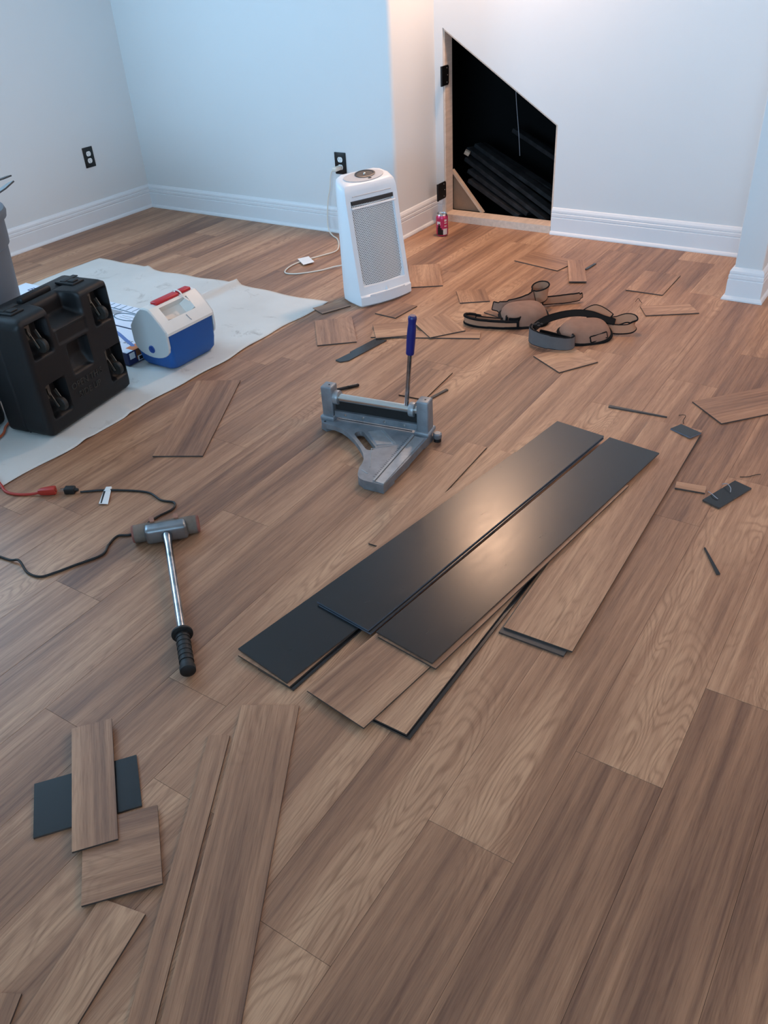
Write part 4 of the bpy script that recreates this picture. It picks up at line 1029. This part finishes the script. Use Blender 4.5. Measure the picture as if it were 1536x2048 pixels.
# ------------------------------------------------------------------ flooring mallet
ml = thing('flooring_mallet', 'worn flooring mallet with rubber head, chrome shaft and black grip', 'mallet', (-1.642, 1.249, 0))
HA = Vector((0.707, 0.707, 0)); HD = Vector((0.764, -0.645, 0)).normalized()
hc0 = Vector((0, 0, 0.0275))
MB().tube([hc0 + HA * t for t in (-0.093, -0.090, -0.03, 0.03, 0.090, 0.093)], [0.0235, 0.0262, 0.0268, 0.0268, 0.0262, 0.0235], n=28).build('head', 'mallet_rubber', ml)
for s in (-1, 1):
    MB().tube([hc0 + HA * s * t for t in (0.0885, 0.0945)], [0.0266, 0.0245], n=28).build('striking_face', 'mallet_end', ml)
    MB().box((s * 0.034 - 0.006, -0.0275, 0.034), (s * 0.034 + 0.006, -0.004, 0.058), mx=frame((0, 0, 0), HA, HD)).build('clamp_tab', 'mallet_clamp', ml)
MB().rbox((-0.060, -0.004, 0.006), (0.060, 0.041, 0.057), 0.012, mx=frame((0, 0, 0), HA, HD), seg=4).build('sleeve', 'mallet_metal', ml)
hp = lambda t: HD * t + Vector((0, 0, 0.033 - 0.012 * t / 0.6))
mxs = []
P = [hp(t) for t in (0.036, 0.050, 0.068, 0.09, 0.30, 0.47)]
MB().tube(P, [0.0155, 0.0150, 0.0128, 0.0112, 0.0108, 0.0108], n=18).build('shaft', 'chrome', ml)
gr = MB().tube([hp(t) for t in (0.462, 0.468, 0.474, 0.49, 0.52, 0.55, 0.570, 0.578, 0.584, 0.592, 0.596)], [0.0150, 0.0165, 0.0160, 0.0165, 0.0168, 0.0165, 0.0160, 0.0185, 0.0190, 0.0185, 0.0120], n=22).build('grip', 'rubber_black', ml)
MB().tube([hp(t) for t in (0.458, 0.4595, 0.4645, 0.466)], [0.0240, 0.0262, 0.0262, 0.0240], n=30).build('hand_guard', 'rubber_black', gr)
for i in range(6):
    MB().tube([hp(0.480 + 0.016 * i - 0.003), hp(0.480 + 0.016 * i + 0.003)], 0.0176, n=22).build('grip_rib', 'rubber_black', gr)

# ------------------------------------------------------------------ extension cords on the floor
ec = thing('power_cord', 'black power cord with plug and white tag running under the mallet', 'cord', (-1.9, 1.2, 0))
EO = Vector((-1.9, 1.2, 0))
pts = [(-2.062, 1.283), (-2.030, 1.308), (-1.999, 1.329), (-1.922, 1.367), (-1.859, 1.386), (-1.796, 1.374), (-1.750, 1.384), (-1.728, 1.357), (-1.738, 1.308), (-1.740, 1.265), (-1.735, 1.225), (-1.745, 1.196), (-1.772, 1.175), (-1.762, 1.132), (-1.742, 1.090), (-1.773, 1.020), (-1.796, 0.969), (-1.819, 0.936), (-1.866, 0.931), (-1.925, 0.950), (-1.960, 0.943), (-2.02, 0.936), (-2.16, 0.92), (-2.30, 0.80)]
zz = lambda i: 0.010 if i == 19 else 0.0038
MB().tube(smooth_path([Vector((x, y, zz(i))) - EO for i, (x, y) in enumerate(pts)], 6), 0.0034, n=8).build('cable', 'cord_black', ec)
pd = Vector((-0.031, -0.018, 0)).normalized(); pp = Vector((-2.066, 1.281, 0.012)) - EO
plg = MB().tube([pp, pp + pd * 0.012], [0.0045, 0.0075], n=10).rbox((0.010, -0.012, -0.0105), (0.044, 0.012, 0.0105), 0.004, mx=frame(pp, pd, pd.cross(Vector((0, 0, -1))))).build('plug', 'rubber_black', ec)
mxp = frame(pp, pd, pd.cross(Vector((0, 0, -1))))
for y in (-0.006, 0.006): MB().box((0.043, y - 0.0008, -0.003), (0.060, y + 0.0008, 0.003), mx=mxp).build('prong', 'steel', plg)
MB().tube([mxp @ Vector((0.043, 0, -0.006)), mxp @ Vector((0.062, 0, -0.006))], 0.0022, n=8).build('prong', 'steel', plg)
tg = MB().prism([(x - EO.x, y - EO.y) for x, y in ((-1.955, 1.265), (-1.927, 1.277), (-1.986, 1.344), (-2.004, 1.331))], 0.0044, 0.0052).build('warning_tag', 'paper_white', ec)
MB().prism([(x - EO.x, y - EO.y) for x, y in ((-1.952, 1.269), (-1.948, 1.271), (-1.992, 1.326), (-1.997, 1.322))], 0.0052, 0.0054).build('tag_stripe', 'print_black', tg)
MB().rbox((-0.008, -0.012, 0.0006), (0.012, 0.012, 0.0078), 0.003, mx=frame(Vector((-1.995, 1.336, 0)) - EO, Vector((0.83, 0.55, 0)), Vector((-0.55, 0.83, 0)))).build('tag_loop', 'paper_white', tg)
rc_ = thing('extension_cord', 'red extension cord with its socket end facing the black plug', 'cord', (-2.2, 1.2, 0))
RO = Vector((-2.2, 1.2, 0))
MB().tube(smooth_path([Vector(p) - RO for p in ((-2.168, 1.214, 0.010), (-2.190, 1.198, 0.006), (-2.225, 1.178, 0.0046), (-2.262, 1.167, 0.0046), (-2.295, 1.170, 0.0046), (-2.335, 1.185, 0.008), (-2.42, 1.20, 0.0130), (-2.60, 1.12, 0.0130))], 6), 0.0044, n=8).build('cable', 'cord_red', rc_)
sd = Vector((0.78, 0.62, 0)).normalized(); sp_ = Vector((-2.172, 1.211, 0.0125)) - RO
mxr = frame(sp_, sd, Vector((0, 0, 1)).cross(sd))
MB().loft([[mxr @ Vector((x, a * w_, b * h_)) for a, b in ((-1, -1), (-0.5, -1.25), (0.5, -1.25), (1, -1), (1.2, 0), (1, 1), (0.5, 1.2), (-0.5, 1.2), (-1, 1), (-1.2, 0))] for x, w_, h_ in ((0, 0.006, 0.006), (0.008, 0.009, 0.0085), (0.030, 0.0115, 0.0095), (0.050, 0.0118, 0.0098), (0.053, 0.011, 0.009))]).build('socket_end', 'cord_red', rc_)
for y, z in ((-0.005, 0.002), (0.005, 0.002), (0.0, -0.005)): MB().box((0.0528, y - 0.001, z - 0.003), (0.0534, y + 0.001, z + 0.003), mx=mxr).build('socket_slot', 'print_black', rc_)

# ------------------------------------------------------------------ knee pads
def pad_frame(O, rv, vv): return frame(Vector(O), Vector(rv), Vector(vv))
def dome(mx, cx, cy, a, b, h, rot, n=40, m_=14, p=2.6, skew=0.0):
    vs = []; rim = []
    for i in range(m_ + 1):
        rho = i / m_
        for j_ in range(n):
            t = 2 * PI * j_ / n
            c, s = math.cos(t), math.sin(t)
            ex = 2 / 2.8; x = a * rho * math.copysign(abs(c) ** ex, c); y = b * rho * math.copysign(abs(s) ** ex, s)
            z = 0.012 + h * max(0.0, 1 - rho ** 3.4) ** 0.62 + skew * y + 0.016 * (c * rho) ** 2 * (1 - 0.4 * rho)
            X = cx + x * math.cos(rot) - y * math.sin(rot); Y = cy + x * math.sin(rot) + y * math.cos(rot)
            vs.append(mx @ Vector((X, Y, z)))
            if i == m_: rim.append(mx @ Vector((X, Y, z - 0.001)))
    mb = MB(); mb.add(vs, [(i * n + j_, i * n + (j_ + 1) % n, (i + 1) * n + (j_ + 1) % n, (i + 1) * n + j_) for i in range(m_) for j_ in range(n)], 0, True)
    # underside
    bvs = [v - Vector((0, 0, 0.010)) for v in rim]; b0 = len(mb.v); mb.v += [tuple(v) for v in bvs]
    e0 = b0 - n
    for j_ in range(n): mb.f.append((e0 + j_, e0 + (j_ + 1) % n, b0 + (j_ + 1) % n, b0 + j_)); mb.m.append(0); mb.sm.append(True)
    mb.f.append(tuple(b0 + j_ for j_ in range(n - 1, -1, -1))); mb.m.append(0); mb.sm.append(False)
    return mb, rim
def strap(root, name, mx, pts, wd, mt, up=(0, 0, 1), edge=0.0034, thick=0.005):
    P = smooth_path([mx @ Vector(p) for p in pts], 6); R3 = mx.to_3x3()
    U = R3 @ Vector(up)
    k = len(P); ws = wd if not isinstance(wd, (list, tuple)) else [wd[min(int(i * len(wd) / k), len(wd) - 1)] for i in range(k)]
    o = MB().ribbon(P, ws, thick, up=U).build(name, mt, root)
    mb = MB()
    E1, E2 = [], []
    for i in range(k):
        t = (P[min(i + 1, k - 1)] - P[max(i - 1, 0)]).normalized(); u = (U - t * U.dot(t)).normalized(); w2 = (ws[i] if isinstance(ws, list) else ws) / 2
        E1.append(P[i] + u * w2); E2.append(P[i] - u * w2)
    mb.tube(E1, edge, n=6).tube(E2, edge, n=6).tube([E1[-1], E2[-1]], edge, n=6).tube([E1[0], E2[0]], edge, n=6)
    mb.build('binding', 'webbing_black', o)
    return o
k1 = thing('knee_pad', 'tan padded knee pad with straps spread out to both sides', 'knee pad', (-1.387, 3.082, 0))
mx1 = frame((0, 0, 0), Vector((0.912, 0.410, 0)), Vector((-0.410, 0.912, 0)))
mb, rim = dome(mx1, 0.014, 0.072, 0.100, 0.080, 0.060, 0.25, skew=0.16)
mb.build('cushion', 'pad_tan', k1)
MB().tube(rim + [rim[0]], 0.0095, n=8, caps=False).build('binding', 'webbing_black', k1)
strap(k1, 'back_flap', mx1, [(-0.122, 0.150, 0.038), (-0.085, 0.138, 0.036), (-0.03, 0.145, 0.040), (0.02, 0.165, 0.050), (0.055, 0.205, 0.062)], [0.034, 0.045, 0.055, 0.055, 0.050], 'pad_tan', up=(0.1, 0.35, 1))
lp = [(0.078 + 0.036 * math.cos(a), 0.248 + 0.034 * math.sin(a), 0.062 + 0.012 * math.sin(a + 0.8)) for a in [math.radians(d) for d in range(215, 215 + 331, 30)]]
strap(k1, 'strap_loop', mx1, lp, 0.054, 'strap_tan', up=(0.15, 0.1, 1))
strap(k1, 'side_strap', mx1, [(0.095, 0.245, 0.024), (0.14, 0.262, 0.022), (0.20, 0.280, 0.022), (0.250, 0.296, 0.024), (0.268, 0.310, 0.027)], [0.034, 0.034, 0.036, 0.034, 0.020], 'strap_tan', up=(0, 0.1, 1))
strap(k1, 'side_strap', mx1, [(-0.010, -0.016, 0.019), (-0.06, -0.020, 0.019), (-0.12, -0.014, 0.019), (-0.18, -0.002, 0.019), (-0.224, 0.020, 0.021), (-0.238, 0.042, 0.023), (-0.222, 0.058, 0.024), (-0.19, 0.056, 0.022), (-0.17, 0.052, 0.020)], [0.026, 0.028, 0.030, 0.030, 0.028, 0.024, 0.020], 'strap_tan', up=(0, 0.1, 1), edge=0.0062)
strap(k1, 'side_strap', mx1, [(-0.19, 0.050, 0.017), (-0.12, 0.034, 0.016), (-0.06, 0.026, 0.016)], 0.024, 'strap_tan', up=(0, 0.3, 1))
rl = [(-0.032 + 0.030 * math.cos(a), 0.008 + 0.022 * math.sin(a), 0.024) for a in [math.radians(d) for d in range(-120, 211, 30)]]
strap(k1, 'rolled_strap', mx1, rl, 0.040, 'webbing_black', up=(0.1, 0.1, 1))
strap(k1, 'elastic_strap', mx1, [(-0.075, 0.075, 0.022), (-0.050, 0.060, 0.040), (-0.028, 0.040, 0.042), (-0.020, 0.020, 0.030)], 0.030, 'strap_tan', up=(0.5, 0.5, 0.4))

k2 = thing('knee_pad', 'tan knee pad with a grey rolled front band and strap arched over it', 'knee pad', (-1.166, 2.96, 0))
mx2 = frame((0, 0, 0), Vector((0.930, 0.3665, 0)), Vector((-0.3665, 0.930, 0)))
mb, rim = dome(mx2, 0.105, 0.108, 0.104, 0.074, 0.052, 0.35, skew=0.16)
mb.build('cushion', 'pad_tan', k2)
MB().tube(rim + [rim[0]], 0.0080, n=8, caps=False).build('binding', 'webbing_black', k2)
strap(k2, 'front_band', mx2, [(-0.108, 0.070, 0.040), (-0.112, 0.035, 0.038), (-0.088, 0.004, 0.035), (-0.040, -0.020, 0.032), (0.015, -0.030, 0.029), (0.048, -0.024, 0.028), (0.062, 0.0, 0.028), (0.055, 0.022, 0.028)], [0.054, 0.054, 0.052, 0.048, 0.046, 0.044, 0.040], 'pad_grey', up=(0, 0.15, 1), thick=0.010, edge=0.0044)
strap(k2, 'arch_strap', mx2, [(-0.100, 0.085, 0.046), (-0.062, 0.130, 0.060), (0.000, 0.165, 0.070), (0.065, 0.185, 0.074), (0.125, 0.185, 0.070), (0.180, 0.172, 0.056), (0.222, 0.168, 0.046)], [0.024, 0.026, 0.026, 0.026, 0.026, 0.026], 'webbing_black', up=(0, 0.8, 0.6))
strap(k2, 'strap_end_loop', mx2, [(0.205, 0.190, 0.036), (0.236, 0.196, 0.040), (0.268, 0.200, 0.050), (0.294, 0.192, 0.050), (0.302, 0.172, 0.038), (0.288, 0.154, 0.026), (0.252, 0.148, 0.022), (0.212, 0.152, 0.022), (0.180, 0.158, 0.024)], 0.036, 'strap_tan', up=(0.1, 0.6, 0.8))
strap(k2, 'inner_flap', mx2, [(0.105, 0.205, 0.062), (0.140, 0.215, 0.078), (0.170, 0.212, 0.070), (0.205, 0.200, 0.050)], 0.040, 'strap_tan', up=(0, 0.7, 0.7))
strap(k2, 'under_strap', mx2, [(-0.075, 0.075, 0.026), (-0.030, 0.062, 0.022), (0.010, 0.045, 0.018), (0.045, 0.030, 0.016)], 0.028, 'webbing_black', up=(0, 0.4, 1))
strap(k2, 'side_tab', mx2, [(0.128, 0.044, 0.018), (0.160, 0.062, 0.022), (0.192, 0.082, 0.026)], 0.022, 'pad_tan', up=(0, 0.4, 1))
bk = MB()
for i, (x, y, z) in enumerate(((-0.092, 0.070, 0.066), (-0.080, 0.062, 0.064), (-0.070, 0.074, 0.066), (-0.100, 0.082, 0.060), (-0.084, 0.080, 0.068))):
    bk.lathe([(0.0, -0.006), (0.006, -0.003), (0.007, 0.002), (0.0, 0.007)], 8, mx=mx2 @ Matrix.Translation((x, y, z)))
bk.build('buckle', 'print_black', k2)

# ------------------------------------------------------------------ clutter in the cupboard space
rb_ = random.Random(3)
board_lab = ['dark board lying %s in the heap inside the cupboard opening' % s for s in ('on top', 'second from the top', 'in the middle', 'lower', 'at the front edge', 'deepest', 'across the back', 'at the far back')]
spec = [((-2.47, 4.66, 0.335), (-1.86, 4.53, 0.060)), ((-2.46, 4.62, 0.290), (-1.88, 4.50, 0.022)), ((-2.45, 4.72, 0.345), (-1.84, 4.60, 0.085)), ((-2.42, 4.58, 0.235), (-2.00, 4.51, 0.045)),
        ((-2.40, 4.545, 0.190), (-2.05, 4.50, 0.030)), ((-2.46, 4.80, 0.330), (-1.82, 4.70, 0.075)), ((-2.30, 4.92, 0.40), (-1.72, 4.80, 0.16)), ((-2.28, 5.00, 0.36), (-1.70, 4.92, 0.14))]
for i, (a, b) in enumerate(spec):
    a, b = Vector(a), Vector(b); y = (b - a).normalized(); x = Vector((0, 1, 0)); x = (x - y * x.dot(y)).normalized(); z = x.cross(y)
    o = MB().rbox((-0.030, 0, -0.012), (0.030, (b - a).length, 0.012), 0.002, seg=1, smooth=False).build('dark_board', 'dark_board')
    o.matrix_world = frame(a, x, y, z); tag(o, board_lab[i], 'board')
o = MB().rbox((-0.016, -0.012, -0.012), (0.016, 0.012, 0.012), 0.003).build('wood_stub', 'lumber_end'); o.location = (-2.452, 4.60, 0.325); o.rotation_euler = (0.3, 0.5, 0.4)
tag(o, 'pale wood stub on the heap of dark boards in the cupboard', 'wood stub')
tag(MB().tube(smooth_path([(-2.155, 4.60, 0.70), (-2.150, 4.60, 0.62), (-2.128, 4.60, 0.45), (-2.116, 4.60, 0.33)]), 0.0016, n=6).build('hanging_wire', 'print_grey'), 'thin pale wire hanging down inside the dark cupboard opening', 'wire')
